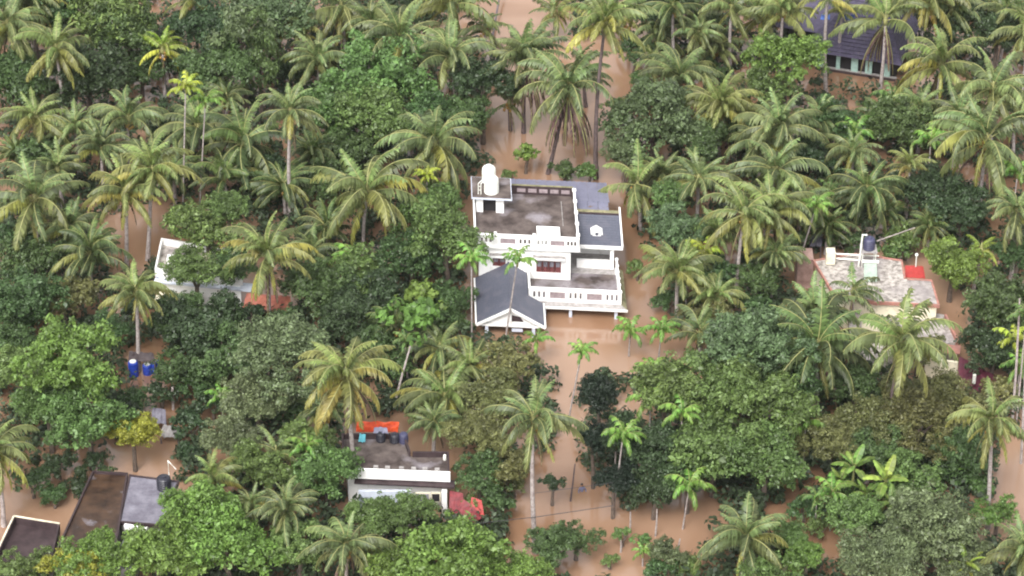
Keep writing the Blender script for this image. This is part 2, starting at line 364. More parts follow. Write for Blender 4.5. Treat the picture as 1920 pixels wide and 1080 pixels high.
H().slab([(RA,BF-.12,RZ+.10),(-3.6,BF-.12,EZ+.05),(-3.6,BF-.003,EZ+.05),(RA,BF-.003,RZ+.10)], .26).build('rake_board', M['white'], pr)
H().slab([(2.76,BF,EZ+.06),(2.9,BF,EZ+.03),(2.9,-3.8,EZ+.03),(2.76,-3.8,EZ+.06)], .16).build('eave_board', M['white'], pr)
H().slab([(-3.46,BF,EZ+.06),(-3.6,BF,EZ+.03),(-3.6,-.1,EZ+.03),(-3.46,-.1,EZ+.06)], .16).build('eave_board', M['white'], pr)
g = H(); bf = BF+.35
g.add([(-3.0,bf,1.28),(2.3,bf,1.28),(RA,bf,2.86),(-3.0,bf+.15,1.28),(2.3,bf+.15,1.28),(RA,bf+.15,2.86)], [(0,1,2),(5,4,3),(0,3,4,1),(1,4,5,2),(2,5,3,0)])
g.build('pediment', M['white'], pr)
v_ = H(); v_.add([(-.25,bf-.02,1.55),(.85,bf-.02,1.55),(.55,bf-.02,2.05),(-.25,bf-.02,2.25),(-.25,bf-.001,1.55),(.85,bf-.001,1.55),(.55,bf-.001,2.05),(-.25,bf-.001,2.25)],
        [(0,1,2,3),(0,4,5,1),(1,5,6,2),(2,6,7,3),(3,7,4,0)]); v_.build('attic_vent', M['dkroof'], pr)
H().box(-3.3,BF+.1,1.08,2.6,BF+.34,1.26).build('tie_beam', M['white'], pr)
for a in (-2.55, 1.75):
    H().box(a-.15,BF+.15,-1.2,a+.15,BF+.33,1.078).build('porch_column', M['paleblue'], pr)
    H().box(a-.15,-3.0,-1.2,a+.15,-2.7,1.2).build('porch_column', M['paleblue'], pr)
H().box(-.25,BF+.2,.52,.75,BF+.25,.86).build('sign_plate', M['paleblue'], pr)
# shaft base for the sheet roof behind
for k in range(11):
    a0 = -1.2+k*.98
    for (b0,b1,z0,z1) in ((9.32,11.7,4.5,4.1),(11.72,14.4,4.06,3.6)):
        s_ = H(); 
        for j in range(4):
            x0 = a0+j*.24; s_.slab([(x0,b0,z0+.03*(j%2)),(x0+.235,b0,z0+.03*(j%2)),(x0+.235,b1,z1+.03*(j%2)),(x0,b1,z1+.03*(j%2))], .03)
        s_.build('roof_sheet', M['sheet'], house)
for k in range(3):
    a0 = 6.45+k*1.0
    s_ = H()
    for j in range(4):
        x0 = a0+j*.24; s_.slab([(x0,7.25,4.7+.03*(j%2)),(x0+.235,7.25,4.7+.03*(j%2)),(x0+.235,9.3,4.52+.03*(j%2)),(x0,9.3,4.52+.03*(j%2))], .03)
    s_.build('roof_sheet', M['sheet'], house)
H().box(-1.0,9.35,-1.2,9.3,14.0,3.4).build('rear_wall', M['shade'], house)

# water tanks (things of their own)
def tank(px_, a, b, z, r, h, mt, label, ribs=5, tf=None, base=None):
    loc = base if base else Vector((0,-.55,0))+tfH(Vector((a,b,z)))
    t = empty('water_tank', loc, label=label, cat='water tank')
    prof = [(r*.95,0)]
    for k in range(ribs):
        z0 = h*.72*k/ribs; z1 = h*.72*(k+1)/ribs
        prof += [(r,z0+.03),(r,z1-.06),(r*.94,z1-.02)]
    prof += [(r*.96,h*.80),(r*.80,h*.90),(r*.45,h*.96)]
    MB().lathe(prof,(0,0,0),18).build('tank_body', mt, t, smooth=False)
    MB().lathe([(r*.42,h*.965),(r*.42,h*1.01),(r*.30,h*1.03)],(0,0,0),14).build('lid', mt, t)
    return t
tank(0,-1.75,6.1,7.052,.70,1.75,M['plastic_white'],'white ribbed water tank at front of stair tower roof on the white house')
tank(0,-1.95,8.0,7.052,.66,1.75,M['plastic_white'],'white water tank standing behind the other one on the stair tower')
f = MB(); o_ = Vector((0,-.55,0))
for a in (-3.0,-2.75): f.tube([o_+tfH(Vector((a,5.6,7.052))), o_+tfH(Vector((a,5.6,8.2))), o_+tfH(Vector((a+.35,6.0,8.35)))],[.04]*3,5)
for z in (7.5,7.9): f.tube([o_+tfH(Vector((-3.0,5.6,z))), o_+tfH(Vector((-2.75,5.6,z)))],[.03]*2,5)
f.build('tank_pipe', M['plastic_white'], label='thin white standpipes beside the front white tank', cat='pipe')

# ------------------------------------------------------------ other buildings
def P(px,py,z): v = at(px,py,z); return (v.x, v.y)
def inset(pts, d):
    c = Vector((sum(p[0] for p in pts)/len(pts), sum(p[1] for p in pts)/len(pts)))
    out = []
    for p in pts:
        v = c-Vector(p); out.append(tuple(Vector(p)+v.normalized()*d*1.3))
    return out
def rel(pts, o): return [(p[0]-o.x, p[1]-o.y) for p in pts]
def wallrun(parent, pts, z0, z1, t, mt, name, skip=()):
    n = len(pts)
    area = sum(pts[i][0]*pts[(i+1)%n][1]-pts[(i+1)%n][0]*pts[i][1] for i in range(n))
    for i in range(n):
        if i in skip: continue
        a = Vector(pts[i]); b = Vector(pts[(i+1)%n]); d = (b-a).normalized(); q = Vector((-d.y,d.x))*(t if area > 0 else -t)
        a2 = a+d*(t*.99); 
        MB().prism([tuple(a2),tuple(b),tuple(b+q),tuple(a2+q)], z0, z1).build(name, mt, parent)
def flat_house(roofpx, z, label, wall, roof, par=.6, parmat=None, cat='house', zbot=-1.0, over=.0, skip=(), copemat=None):
    pts = [P(x,y,z+par) for x,y in roofpx]
    c = Vector((sum(p[0] for p in pts)/len(pts), sum(p[1] for p in pts)/len(pts), 0))
    e = empty('house', c, label=label, cat=cat)
    pts = rel(pts, c)
    MB().prism(inset(pts,.25), zbot, z-.2).build('wall', wall, e)
    MB().prism(pts, z-.2, z-.003).build('roof_slab', parmat or wall, e)
    MB().prism(inset(pts,.12), z, z+.02).build('roof', roof, e)
    if par > 0: wallrun(e, pts, z, z+par, .16, parmat or wall, 'parapet', skip)
    return e, c, pts

# H3 : bottom centre
h3, c3, p3 = flat_house([(640,812),(758,812),(770,846),(842,846),(843,886),(645,878)], 3.3,
    'small flat-roofed white house with thick white front parapet beneath the orange tarpaulin', M['white'], M['roofcon'], par=.55, parmat=M['dkroof'], skip=(4,))
def pbox(parent, c, px0, px1, py0, z1, h, depth, mt, name, dz=0.0, py1=None):
    """box whose top front edge runs from pixel px0 to px1 at height z1"""
    a = at(px0,py0,z1); b = at(px1, py1 if py1 is not None else py0, z1)
    d = (b-a); d.z = 0; d.normalize(); q = Vector((-d.y,d.x,0))*depth
    pts = [(a-c), (b-c), (b+q-c), (a+q-c)]
    return MB().prism([(v.x,v.y) for v in pts], z1-h, z1).build(name, mt, parent)
pbox(h3,c3,664,844,880,4.02,.95,.22,M['white'],'front_parapet',py1=887)
for k,x in enumerate((700,722,748,771,792,815)): pbox(h3,c3,x,x+9,876+(x-700)*.04,3.95,.5,.3,M['shade'],'parapet_stub')
pbox(h3,c3,664,852,905,2.95,.14,1.0,M['dkroof'],'sunshade',py1=914)
wx = [(779,806),(808,826)]
for x0,x1 in wx:
    fr = pbox(h3,c3,x0,x1,924,2.35,.95,.12,M['cream'],'window')
    pbox(fr,c3,x0+2,x1-2,927,2.22,.72,.05,M['glass'] if x0<800 else M['dark'],'pane')
pbox(h3,c3,828,838,924,2.6,3.6,.5,M['white'],'corner_column')
pbox(h3,c3,672,770,922,2.45,3.4,.3,M['paleblue'],'front_wall_face')
# orange tarpaulin and clutter
def sheet_obj(name, corners, mt, label, cat, n=6, wav=.06, t=.03, sag=0, tear=False, seed=1, parent=None):
    """a rumpled sheet over four 3-D corners (bl, br, tr, tl)"""
    rnd = random.Random(seed); b = MB(); cs = [Vector(c) for c in corners]; o = sum(cs, Vector())/4; o.z = 0
    m_ = n*2; g_ = []
    for j in range(n+1):
        for i in range(m_+1):
            u,v = i/m_, j/n
            p_ = (cs[0]*(1-u)+cs[1]*u)*(1-v)+(cs[3]*(1-u)+cs[2]*u)*v
            p_ = p_+Vector((rnd.uniform(-1,1)*wav*.6,rnd.uniform(-1,1)*wav*.6,(i%2)*wav+rnd.uniform(-1,1)*wav-sag*4*v*(1-v))) - o
            g_.append(p_)
    low = [q-Vector((0,0,t)) for q in g_]; K = len(g_); W = m_+1
    fs = []
    for j in range(n):
        for i in range(m_):
            a = j*W+i; fs += [(a,a+1,a+W+1,a+W),(K+a+W,K+a+W+1,K+a+1,K+a)]
    for i in range(m_): fs += [(i+1,i,K+i,K+i+1),(n*W+i,n*W+i+1,K+n*W+i+1,K+n*W+i)]
    for j in range(n): fs += [(j*W,(j+1)*W,K+(j+1)*W,K+j*W),((j+1)*W+m_,j*W+m_,K+j*W+m_,K+(j+1)*W+m_)]
    b.add(g_+low, fs); ob = b.build(name, mt, None, label=label, cat=cat, kind='thing'); ob.location = o
    if name in ('shed','red_roof_sheet'):
        for q_ in cs:
            q_ = q_-o+Vector((-q_.x+o.x,-q_.y+o.y,0))*.08; MB().tube([(q_.x,q_.y,-1),(q_.x,q_.y,q_.z-.12)],[.07,.06],6).build('post', M['pole'], ob)
    return ob
sheet_obj('tarpaulin',[at(668,809,3.4),at(746,811,3.4),at(748,792,4.3),at(668,790,4.3)],M['orange'],'orange tarpaulin stretched behind the roof clutter under the leaning palm','tarpaulin',3,.05,seed=3)
for k,(x,y,z,r,h,lb) in enumerate([(714,826,3.33,.42,.95,'black plastic drum on the roof edge, left one below the orange tarpaulin'),
                        (740,828,3.33,.42,.9,'black plastic drum on the roof edge, middle one below the orange tarpaulin'),
                        (757,829,3.33,.40,1.0,'black plastic drum on the roof corner, right one below the orange tarpaulin')]):
    tank(0,0,0,z,r,h,M['plastic_black'] if k<2 else M['plastic_navy'],lb,3,base=at(x,y,z))
sheet_obj('cloth',[at(672,828,3.5),at(684,829,3.45),at(686,815,3.9),at(674,813,3.9)],M['cyan'],'small cyan cloth on brown roof left of the black drums','cloth',3,.05,seed=4)
sheet_obj('tarpaulin',[at(700,812,4.2),at(728,813,4.2),at(726,802,4.5),at(702,801,4.5)],M['sheet'],'grey sheet lying between orange tarpaulin and black drums','sheet',3,.05,seed=14)
MB().lathe([(.14,0),(.16,.25),(.12,.5),(.05,.55)],at(834,862,3.32),10).build('bucket',M['plastic_white'],label='small white bucket in corner of the brown flat roof',cat='bucket')
sheet_obj('red_roof_sheet',[at(842,968,1.2),at(872,975,1.2),at(868,925,2.4),at(843,920,2.4)],M['red'],'upper crumpled red roof sheet beside the small white house','roof sheet',4,.022,seed=5)
sheet_obj('red_roof_sheet',[at(850,965,1.3),at(880,986,1.2),at(908,968,1.4),at(870,936,2.2)],M['red'],'lower faded red roof sheet slumped toward the flood water','roof sheet',4,.022,seed=6)
sheet_obj('red_roof_sheet',[at(880,960,1.5),at(908,968,1.5),at(903,938,2.2),at(884,932,2.3)],M['redbright'],'small bright red sheet at right end of the red roofs','roof sheet',3,.02,seed=7)

# H2 : left white house behind trees
h2, c2, p2 = flat_house([(302,446),(440,468),(455,520),(290,503)], 3.1, 'white flat-roofed house left of centre mostly hidden behind a broad green tree', M['white'], M['rooflight'], par=.7)
pbox(h2,c2,288,470,528,2.6,.16,1.2,M['paleblue'],'sunshade',py1=545)
pbox(h2,c2,290,370,560,1.6,.15,1.4,M['cream'],'lower_slab',py1=568)
pbox(h2,c2,312,365,523,2.9,.7,.2,M['white'],'balcony_wall',py1=527)
pbox(h2,c2,312,332,488,3.9,.75,1.0,M['white'],'roof_box')
pbox(h2,c2,372,402,485,4.0,.85,1.0,M['cream'],'roof_box')
# orange tile shed
sheet_obj('shed',[at(452,588,1.2),at(545,598,1.2),at(545,556,2.4),at(462,550,2.4)],M['brick'],'orange tiled shed roof glimpsed behind palm trunk right of the hidden white house','shed',7,.05,seed=8)
pbox(None,Vector((0,0,0)),478,520,604,1.1,2.0,.2,M['salmon'],'shed_wall').__setitem__('label','short orange wall standing in water under the orange shed roof'); bpy.data.objects['shed_wall']['category']='wall'; bpy.data.objects['shed_wall']['kind']='thing'

# H4 : right house
h4, c4, p4 = flat_house([(1524,487),(1606,474),(1692,487),(1698,521),(1748,524),(1762,572),(1644,566),(1562,551)], 3.5,
    'pale weathered flat-roofed house with salmon edges and roof clutter on the right', M['cream'], M['rooflight'], par=.12, parmat=M['salmon'])
flat = MB().prism(rel([P(1600,560,1.9),P(1680,572,1.9),P(1770,590,1.9),P(1797,640,1.9),P(1740,652,1.9),P(1625,675,1.9),P(1590,620,1.9)],c4),-1,1.9).build('lower_roof',M['rooflight'],h4)
pbox(h4,c4,1616,1680,604,2.9,1.2,.2,M['cream'],'terrace_wall',py1=608)
pbox(h4,c4,1570,1645,552,3.75,.3,.15,M['salmon'],'roof_edge',py1=568)
pbox(h4,c4,1735,1796,672,2.0,3,.25,M['cream'],'front_wall',py1=680)
pbox(h4,c4,1730,1800,655,2.3,.15,1.2,M['salmon'],'sunshade',py1=662)
a=at(1775,589,2.3)-c4; b=at(1799,640,2.3)-c4
MB().prism([(a.x,a.y),(b.x,b.y),(b.x-.2,b.y),(a.x-.2,a.y)],1.0,2.3).build('side_parapet',M['salmon'],h4)
pbox(h4,c4,1496,1526,487,3.2,3.5,2.0,M['pinkp'],'side_room')
pbox(h4,c4,1550,1567,474,4.9,1.3,.9,M['cream'],'roof_box')
MB().tube([at(1567,476,4.2)-c4,at(1648,480,4.2)-c4],[.09,.09],6).tube([at(1567,484,4.0)-c4,at(1612,488,4.0)-c4],[.07,.07],6).build('roof_pipe',M['plastic_white'],h4)
# solar heater panel
q=[at(1620,528,3.6),at(1645,528,3.6),at(1644,494,4.6),at(1620,494,4.6)]; oo=sum(q,Vector())/4; oo.z=3.52
sp = empty('solar_heater',oo,label='pale green solar panel tilted on pale roof below the navy tank',cat='solar panel')
MB().slab([v-oo for v in q],.08).build('panel',M['palegreen'],sp)
MB().tube([at(1616,490,4.75)-oo,at(1648,491,4.75)-oo],[.16,.16],10).build('header_tube',M['plastic_white'],sp)
MB().tube([at(1621,496,4.5)-oo,at(1621,496,4.5)-oo+Vector((0,.1,-.95))],[.04]*2,5).build('leg',M['plastic_white'],sp)
MB().tube([at(1643,496,4.5)-oo,at(1643,496,4.5)-oo+Vector((0,.1,-.95))],[.04]*2,5).build('leg',M['plastic_white'],sp)
tb = at(1629,466,5.2)
tank(0,0,0,0,.56,1.25,M['plastic_navy'],'navy blue water tank raised on stand above the pale roof',4,base=tb)
st = empty('tank_stand',(tb.x,tb.y,3.52),label='steel stand with tall white post carrying the navy tank',cat='stand')
for dx,dy in ((-.6,-.6),(.6,-.6),(-.6,.6),(.6,.6)): MB().tube([(dx,dy,0),(dx,dy,1.6)],[.05]*2,5).build('leg',M['plastic_white'],st)
MB().box(-.75,-.75,1.6,.75,.75,1.67).build('platform',M['shade'],st)
MB().tube([(-.9,-.5,0),(-.72,-.5,3.5),(-.3,-.4,3.4)],[.09]*3,6).build('post',M['plastic_white'],st)
MB().tube([at(1644,452,5.5),at(1715,427,5.0)],[.07,.05],6).build('bamboo_pole',M['trunk'],label='long pale pole slanting up right from the navy tank',cat='pole')
sheet_obj('tarpaulin',[at(1697,520,3.0),at(1735,522,3.0),at(1731,499,3.4),at(1697,498,3.4)],M['redbright'],'bright red roof sheet tucked behind the right pale house','roof sheet',4,.03,seed=9)
MB().tube([at(1717,500,3.5),at(1717,500,3.5)+Vector((0,0,1.2))],[.06,.05],6).lathe([(.14,0),(.16,.15),(.03,.3)],at(1717,500,3.5)+Vector((0,0,1.2)),8).build('vent_pipe',M['plastic_white'],label='short white vent pipe beside the bright red sheet',cat='pipe')
sheet_obj('maroon_roof',[at(1790,735,1.0),at(1880,745,1.0),at(1868,705,1.5),at(1800,668,2.2)],M['maroon'],'long maroon roof sloping down behind the bushes at right edge','roof',7,.03,seed=10)
MB().tube([at(1826,718,1.9),at(1826,718,1.9)+Vector((0,0,.9))],[.16,.16],8).build('vent_pipe',M['plastic_white'],label='stubby white pipe standing on the maroon roof',cat='pipe')

# H5 : bottom-left flat roofs
h5, c5, p5 = flat_house([(173,882),(240,886),(217,1030),(98,1045)], 3.2,'long flat roof of wet brown concrete beside the grey roof, bottom left', M['shade'], M['roofwet'], par=.25, parmat=M['dkroof'])
h5b, c5b, p5b = flat_house([(242,889),(336,901),(306,985),(222,978)], 3.2,'wet grey flat roof carrying a black tank, bottom left', M['shade'], M['roofgrey'], par=.12, parmat=M['dkroof'])
pbox(h5b,c5b,232,275,985,3.25,.45,.3,M['white'],'white_edge',py1=992)
h5d, c5d, p5d = flat_house([(236,1000),(268,1004),(250,1062),(210,1060)], 2.4,'low narrow brown roof below the white edge of the grey roof', M['shade'], M['roofwet'], par=.12, parmat=M['roofgrey'])
h5c, c5c, p5c = flat_house([(26,968),(112,982),(88,1090),(-25,1075)], 2.8,'dark brown flat roof with cream parapet edge in the bottom left corner', M['shade'], M['dkroof'], par=.7, parmat=M['dkroof'])
for i in (0,3):
    a = Vector((*p5c[i],3.503)); b = Vector((*p5c[(i+1)%4],3.503)); MB().tube([a,b],[.10,.10],4).build('coping',M['cream'],h5c)
for k in range(3):
    a=at(115-k*9,900+52*k,3.3)
tank(0,0,0,0,.62,1.25,M['plastic_black'],'black water tank on wet grey roof with white pipe behind',4,base=at(308,915,3.23))
MB().tube([at(317,893,3.3),at(317,893,3.3)+Vector((0,0,1.6)),at(330,880,4.6)],[.06,.06,.04],6).build('pipe',M['plastic_white'],label='white pipe rising behind the black tank on grey roof',cat='pipe')

# H6 : top-right tiled house
e0,e1 = at(1510,96,2.5), at(1690,124,2.5)
dx6 = (e1-e0); L6 = dx6.length; ang = math.atan2(dx6.y,dx6.x)
h6 = empty('house', (e0.x,e0.y,0), ang, label='long house with dark tiled roof and mint walls, top right', cat='house')
D6 = 11.0; rz6 = 6.4; run = 6.0; nC = 16
for k in range(nC):
    t0,t1 = k/nC,(k+1)/nC
    zA,zB = 2.5+(rz6-2.5)*t0, 2.5+(rz6-2.5)*t1
    xa,xb = run*.55*t0, run*.55*t1
    MB().slab([(xa,run*t0,zA+.05),(L6-xa,run*t0,zA+.05),(L6-xb,run*t1,zB),(xb,run*t1,zB)],.05).build('tile_course',M['tile'],h6)
    MB().slab([(xa,run*t0,zA+.05),(xb,run*t1,zB),(xb,2*run-run*t1,zB),(xa,2*run-run*t0,zA+.05)],.05).build('tile_course',M['tile'],h6)
    MB().slab([(L6-xa,run*t0,zA+.05),(L6-xb,run*t1,zB),(L6-xb,2*run-run*t1,zB),(L6-xa,2*run-run*t0,zA+.05)],.05).build('tile_course',M['tile'],h6)
MB().slab([(0,2*run,2.5),(L6,2*run,2.5),(L6-run*.55,run,rz6),(run*.55,run,rz6)],.06).build('rear_slope',M['tile'],h6)
# upper roof behind and left
MB().slab([(-4,run+1.5,4.2),(5,run+1.5,4.2),(4,run+6,6.5),(-3,run+6,6.5)],.1).slab([(-4,run+1.5,4.2),(-3,run+6,6.5),(-3.2,run+9,4.2),(-4.5,run+9,4.2)],.1).build('side_roof',M['tile'],h6)
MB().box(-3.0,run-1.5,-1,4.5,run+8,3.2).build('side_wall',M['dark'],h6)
MB().slab([(-5,run-2.5,2.9),(1.6,run-2.5,2.9),(3.2,run+1.4,4.9),(-4.2,run+1.4,4.9)],.1).build('side_slope',M['tile'],h6)
MB().box(.9,1.3,-1,L6-.9,run*2-1,2.3).build('shade_inner_wall',M['dark'],h6)  # wall coloured near-black to paint the shade behind the mint pillars
xs = [(1.2,2.0),(3.1,3.5),(4.7,5.4),(6.2,6.9),(7.9,8.8)]
for x0,x1 in xs: MB().box(x0,1.0,.45,x1,1.25,2.44).build('pillar',M['mint'],h6)
MB().box(.9,.95,.33,L6-.6,1.28,.44).build('sill',M['shade'],h6)
MB().box(.9,1.0,-1,L6-.7,1.24,.325).build('plinth',M['dkroof'],h6)
sheet_obj('tarpaulin',[at(1538,37,5.2),at(1556,37,5.2),at(1556,27,5.6),at(1540,27,5.6)],M['bluetarp'],'small blue sheet on dark tiled roof left of palm trunk','tarpaulin',3,.03,seed=11)
sheet_obj('tarpaulin',[at(1573,35,5.6),at(1602,38,5.6),at(1602,28,6.2),at(1574,28,6.2)],M['bluetarp'],'longer blue sheet lying along ridge of the dark tiled roof','tarpaulin',3,.03,seed=12)
pbox(None,Vector((0,0,0)),1704,1725,90,3.0,.9,2.0,M['pinkp'],'garden_wall').__setitem__('label','small pink wall block right of dark tiled house'); bpy.data.objects['garden_wall']['category']='wall'; bpy.data.objects['garden_wall']['kind']='thing'
sheet_obj('tarpaulin',[at(576,76,1.4),at(622,78,1.4),at(620,60,2.2),at(578,62,2.2)],M['bluetarp'],'dark blue tarpaulin half hidden under palms near the top','tarpaulin',4,.06,seed=13)
# sheds and sheets
sheet_obj('shed',[at(283,792,1.2),at(312,796,1.2),at(310,768,1.8),at(286,765,1.8)],M['roofgrey'],'small grey shed roof right of the yellow-green tree','shed roof',4,.05,seed=15)
sheet_obj('shed',[at(300,818,.8),at(335,822,.8),at(338,800,1.4),at(305,797,1.4)],M['shade'],'broken grey shed roof just below the small grey one','shed roof',4,.07,seed=16)
sheet_obj('shed',[at(1518,462,1.4),at(1540,462,1.4),at(1548,412,1.8),at(1530,410,1.8)],M['roofgrey'],'narrow grey tin roof behind the pale house on right','shed roof',5,.04,seed=17)
sheet_obj('shed',[at(240,676,1.4),at(292,680,1.4),at(288,662,2.0),at(242,659,2.0)],M['dkroof'],'weathered grey shed roof behind the blue drums','shed roof',5,.05,seed=18)
def drum(x,y,lb,r=.42,h=1.3,mt='blue'):
    t = empty('plastic_drum', at(x,y,0)+Vector((0,0,-.1)), label=lb, cat='drum', group='blue plastic drums')
    MB().lathe([(r*.9,0),(r,.08),(r,h*.3),(r*1.04,h*.33),(r,h*.36),(r,h*.66),(r*1.04,h*.69),(r,h*.72),(r,h*.93),(r*.85,h)],(0,0,0),14).build('drum_body',M[mt],t)
    MB().lathe([(r*.7,h+.005),(r*.7,h+.06),(r*.5,h+.07)],(0,0,0),12).build('lid',M['plastic_white' if mt=='blue' else mt],t)
drum(251,704,'bright blue drum with pale lid, leftmost by the palm trunk',.45,1.6)
drum(277,700,'bluish drum with pale lid just right of the palm trunk',.42,1.1)
drum(290,697,'blue drum with pale lid, rightmost beside the palm trunk',.42,1.3)
drum(152,922,'dark blue drum floating in shade at the lower left',.55,.8)
drum(177,915,'dark blue drum between two others in shade at lower left',.4,.9)
drum(214,918,'upright dark blue drum right of the others at lower left',.55,1.4)
MB().tube([at(325,768,0),at(325,768,0)+Vector((.05,0,2.4))],[.13,.12],8).build('post',M['trunk'],label='pale broken post in the water beside dark bushes at left',cat='post')
# pole and wires
pp = at(918,100,0)
MB().tube([pp, at(945,-25,0)+Vector((0,0,.01))+ (at(945,-25,6.5)-at(945,-25,0))*0 + Vector((0,0,2.0))],[.13,.10],7).build('leaning_pole',M['pole'],label='long thin dark pole leaning over open water at the top',cat='pole')
MB().tube([at(860,985,4.5),at(1000,970,4.0),at(1150,948,4.5)],[.03]*3,4).tube([at(1000,925,4.4),at(1150,905,4.8)],[.02]*2,4).build('power_line',M['wire'],label='thin dark wires crossing above the flooded lane',cat='wire')

# person wading
pw = at(1091,921,0)
pe = empty('person', pw, R_(20), label='person in grey-blue shirt wading chest-deep in the flooded lane', cat='person')
me = bpy.data.meshes.new('body')
vs = [(0,0,-.45),(0,0,.05),(0,0,.36),(0,0,.47),(0,0,.66),(.20,0,.36),(.33,-.06,.08),(.30,-.24,-.06),(-.20,0,.36),(-.34,-.04,.08),(-.30,-.22,-.06),(.1,0,-.8),(-.1,0,-.8)]
es = [(0,1),(1,2),(2,3),(3,4),(2,5),(5,6),(6,7),(2,8),(8,9),(9,10),(0,11),(0,12)]
me.from_pydata(vs, es, []); bo = bpy.data.objects.new('body', me); C.objects.link(bo); bo.parent = pe
sk = bo.modifiers.new('skin','SKIN')
rs = [.16,.15,.17,.055,.105,.075,.05,.035,.075,.05,.035,.09,.09]
for i,r in enumerate(rs): me.skin_vertices[0].data[i].radius = (r, r*.8 if i in (0,1,2) else r)
me.skin_vertices[0].data[0].use_root = True
bo.modifiers.new('sub','SUBSURF').levels = 1; bo.modifiers['sub'].render_levels = 2; me.materials.append(M['shirt'])
MB().lathe([(.06,.60),(.115,.66),(.118,.74),(.08,.80),(.02,.82)],(0,.015,0),12).build('hair',M['hair'],pe,smooth=True)
MB().lathe([(.05,.50),(.085,.56),(.098,.64),(.09,.70)],(0,-.022,0),12).build('face',M['skin'],pe,smooth=True)

# ============================================================ vegetation
rng = np.random.default_rng(7)
def leaf_mesh(name, cen, nor, size, asp=1.8, m=None, fold=False):
    """many rhombic leaves from centres, normals, sizes"""
    n = len(cen); nor = nor/np.linalg.norm(nor,axis=1,keepdims=True)
    r = rng.normal(size=(n,3)); u = np.cross(nor, r); u /= np.linalg.norm(u,axis=1,keepdims=True)
    v = np.cross(nor, u); s = size[:,None]*.5
    V = np.stack([cen-u*s*asp, cen-v*s+u*s*.1, cen+u*s*asp, cen+v*s+u*s*.1], 1).reshape(-1,3)
    me = bpy.data.meshes.new(name); me.vertices.add(4*n); me.vertices.foreach_set('co', V.ravel())
    me.loops.add(4*n); me.loops.foreach_set('vertex_index', np.arange(4*n,dtype=np.int32))
    me.polygons.add(n); me.polygons.foreach_set('loop_start', np.arange(0,4*n,4,dtype=np.int32))
    me.materials.append(m or M['leaf']); me.update(calc_edges=True); me.validate(); return me
def crown_points(R, npuff, rp, nleaf, flat=.75, lump=.28, low=-.45, seed=0, hang=0.0, fill=.25):
    g = np.random.default_rng(seed)
    # a crown is a handful of uneven domes, each carried by its own limb
    nl = int(g.integers(7, 11)); lobes = []
    for k in range(nl):
        a = k*2.39996+g.uniform(-.5,.5); rr = math.sqrt((k+.4)/nl)*.74*g.uniform(.8,1.2)*(1+.5*lump)
        lobes.append((np.array([rr*math.cos(a), rr*math.sin(a), flat*(g.uniform(-.42,.30)*(1.2-.6*rr)+.34*(1-rr))])*R, R*g.uniform(.30,.50)*(1.1-.25*rr)))
    wts = np.array([l[1]**2 for l in lobes]); wts /= wts.sum(); cen = []
    while len(cen) < npuff:
        c0, r0 = lobes[g.choice(nl, p=wts)]
        d = g.normal(size=3); d /= np.linalg.norm(d)
        if d[2] < low: continue
        r = g.uniform(.86,1.08)
        if g.random() < fill: r *= g.uniform(.4,.85)
        if g.random() < .09: r *= g.uniform(1.1,1.5)
        cen.append(c0+d*np.array([1,1,max(flat,.7)])*r*r0)
    cen = np.array(cen); P_, N_ = [], []
    for c in cen:
        rr = rp*g.uniform(.55,1.2); m_ = int(nleaf*g.uniform(.7,1.2)*(rr/rp)**1.5)
        d = g.normal(size=(m_,3)); d[:,2] += .35; d /= np.linalg.norm(d,axis=1,keepdims=True)
        q = c + d*rr*g.uniform(.45,1.1,(m_,1))*np.array([1.1,1.1,.8])
        q[:,2] -= hang*g.random(m_)*rr
        P_.append(q); N_.append(d*.8+g.normal(size=(m_,3))*.42+np.array([0,0,.35]))
    return np.concatenate(P_), np.concatenate(N_)
def make_crown(seed, R, npuff, rp, nleaf, ls, asp=1.7, **k):
    p_, n_ = crown_points(R, npuff, rp, nleaf, seed=seed, **k)
    gz = np.random.default_rng(seed); return leaf_mesh('crown', p_, n_, ls*np.clip(gz.lognormal(-.05,.34,len(p_)),.45,2.2), asp)
BIG = [make_crown(10+i, 5.0, 250+8*i, .78, 74, .215, flat=.98+.06*(i%3), lump=.34) for i in range(6)]
LOOSE = [make_crown(30+i, 5.0, 210, .72, 58, .22, flat=.95, lump=.5, fill=.4, low=-.7) for i in range(4)]
FINE = [make_crown(40+i, 5.0, 300, .68, 85, .16, flat=.9, lump=.3, fill=.3) for i in range(2)]
SMALL = [make_crown(50+i, 2.2, 42, .60, 62, .22, flat=.8, lump=.4, low=-.6) for i in range(4)]
CLUMP = [make_crown(60+i, 3.0, 26, .85, 130, .19, flat=1.0, lump=.5, low=-1, fill=.2) for i in range(2)]
BIGLEAF = [make_crown(70+i, 2.2, 26, .6, 26, .42, asp=1.5, flat=.7, lump=.4, low=-.5) for i in range(2)]
SETS = dict(B=(BIG,5.0,1.0), L=(LOOSE,5.0,.95), F=(FINE,5.0,.9), S=(SMALL,2.2,.8), C=(CLUMP,3.0,1.0), G=(BIGLEAF,2.2,.7))
TINT = dict(  # base leaf colours
 mid=(.100,.158,.046), deep=(.066,.108,.037), dark=(.044,.070,.030), blue=(.095,.138,.060), bright=(.120,.195,.042),
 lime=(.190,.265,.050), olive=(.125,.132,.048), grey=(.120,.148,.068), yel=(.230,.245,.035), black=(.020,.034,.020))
NAMES = dict(B='broadleaf_tree', L='broadleaf_tree', F='broadleaf_tree', S='shrub', C='broadleaf_tree', G='leafy_shrub')
trnd = random.Random(5)
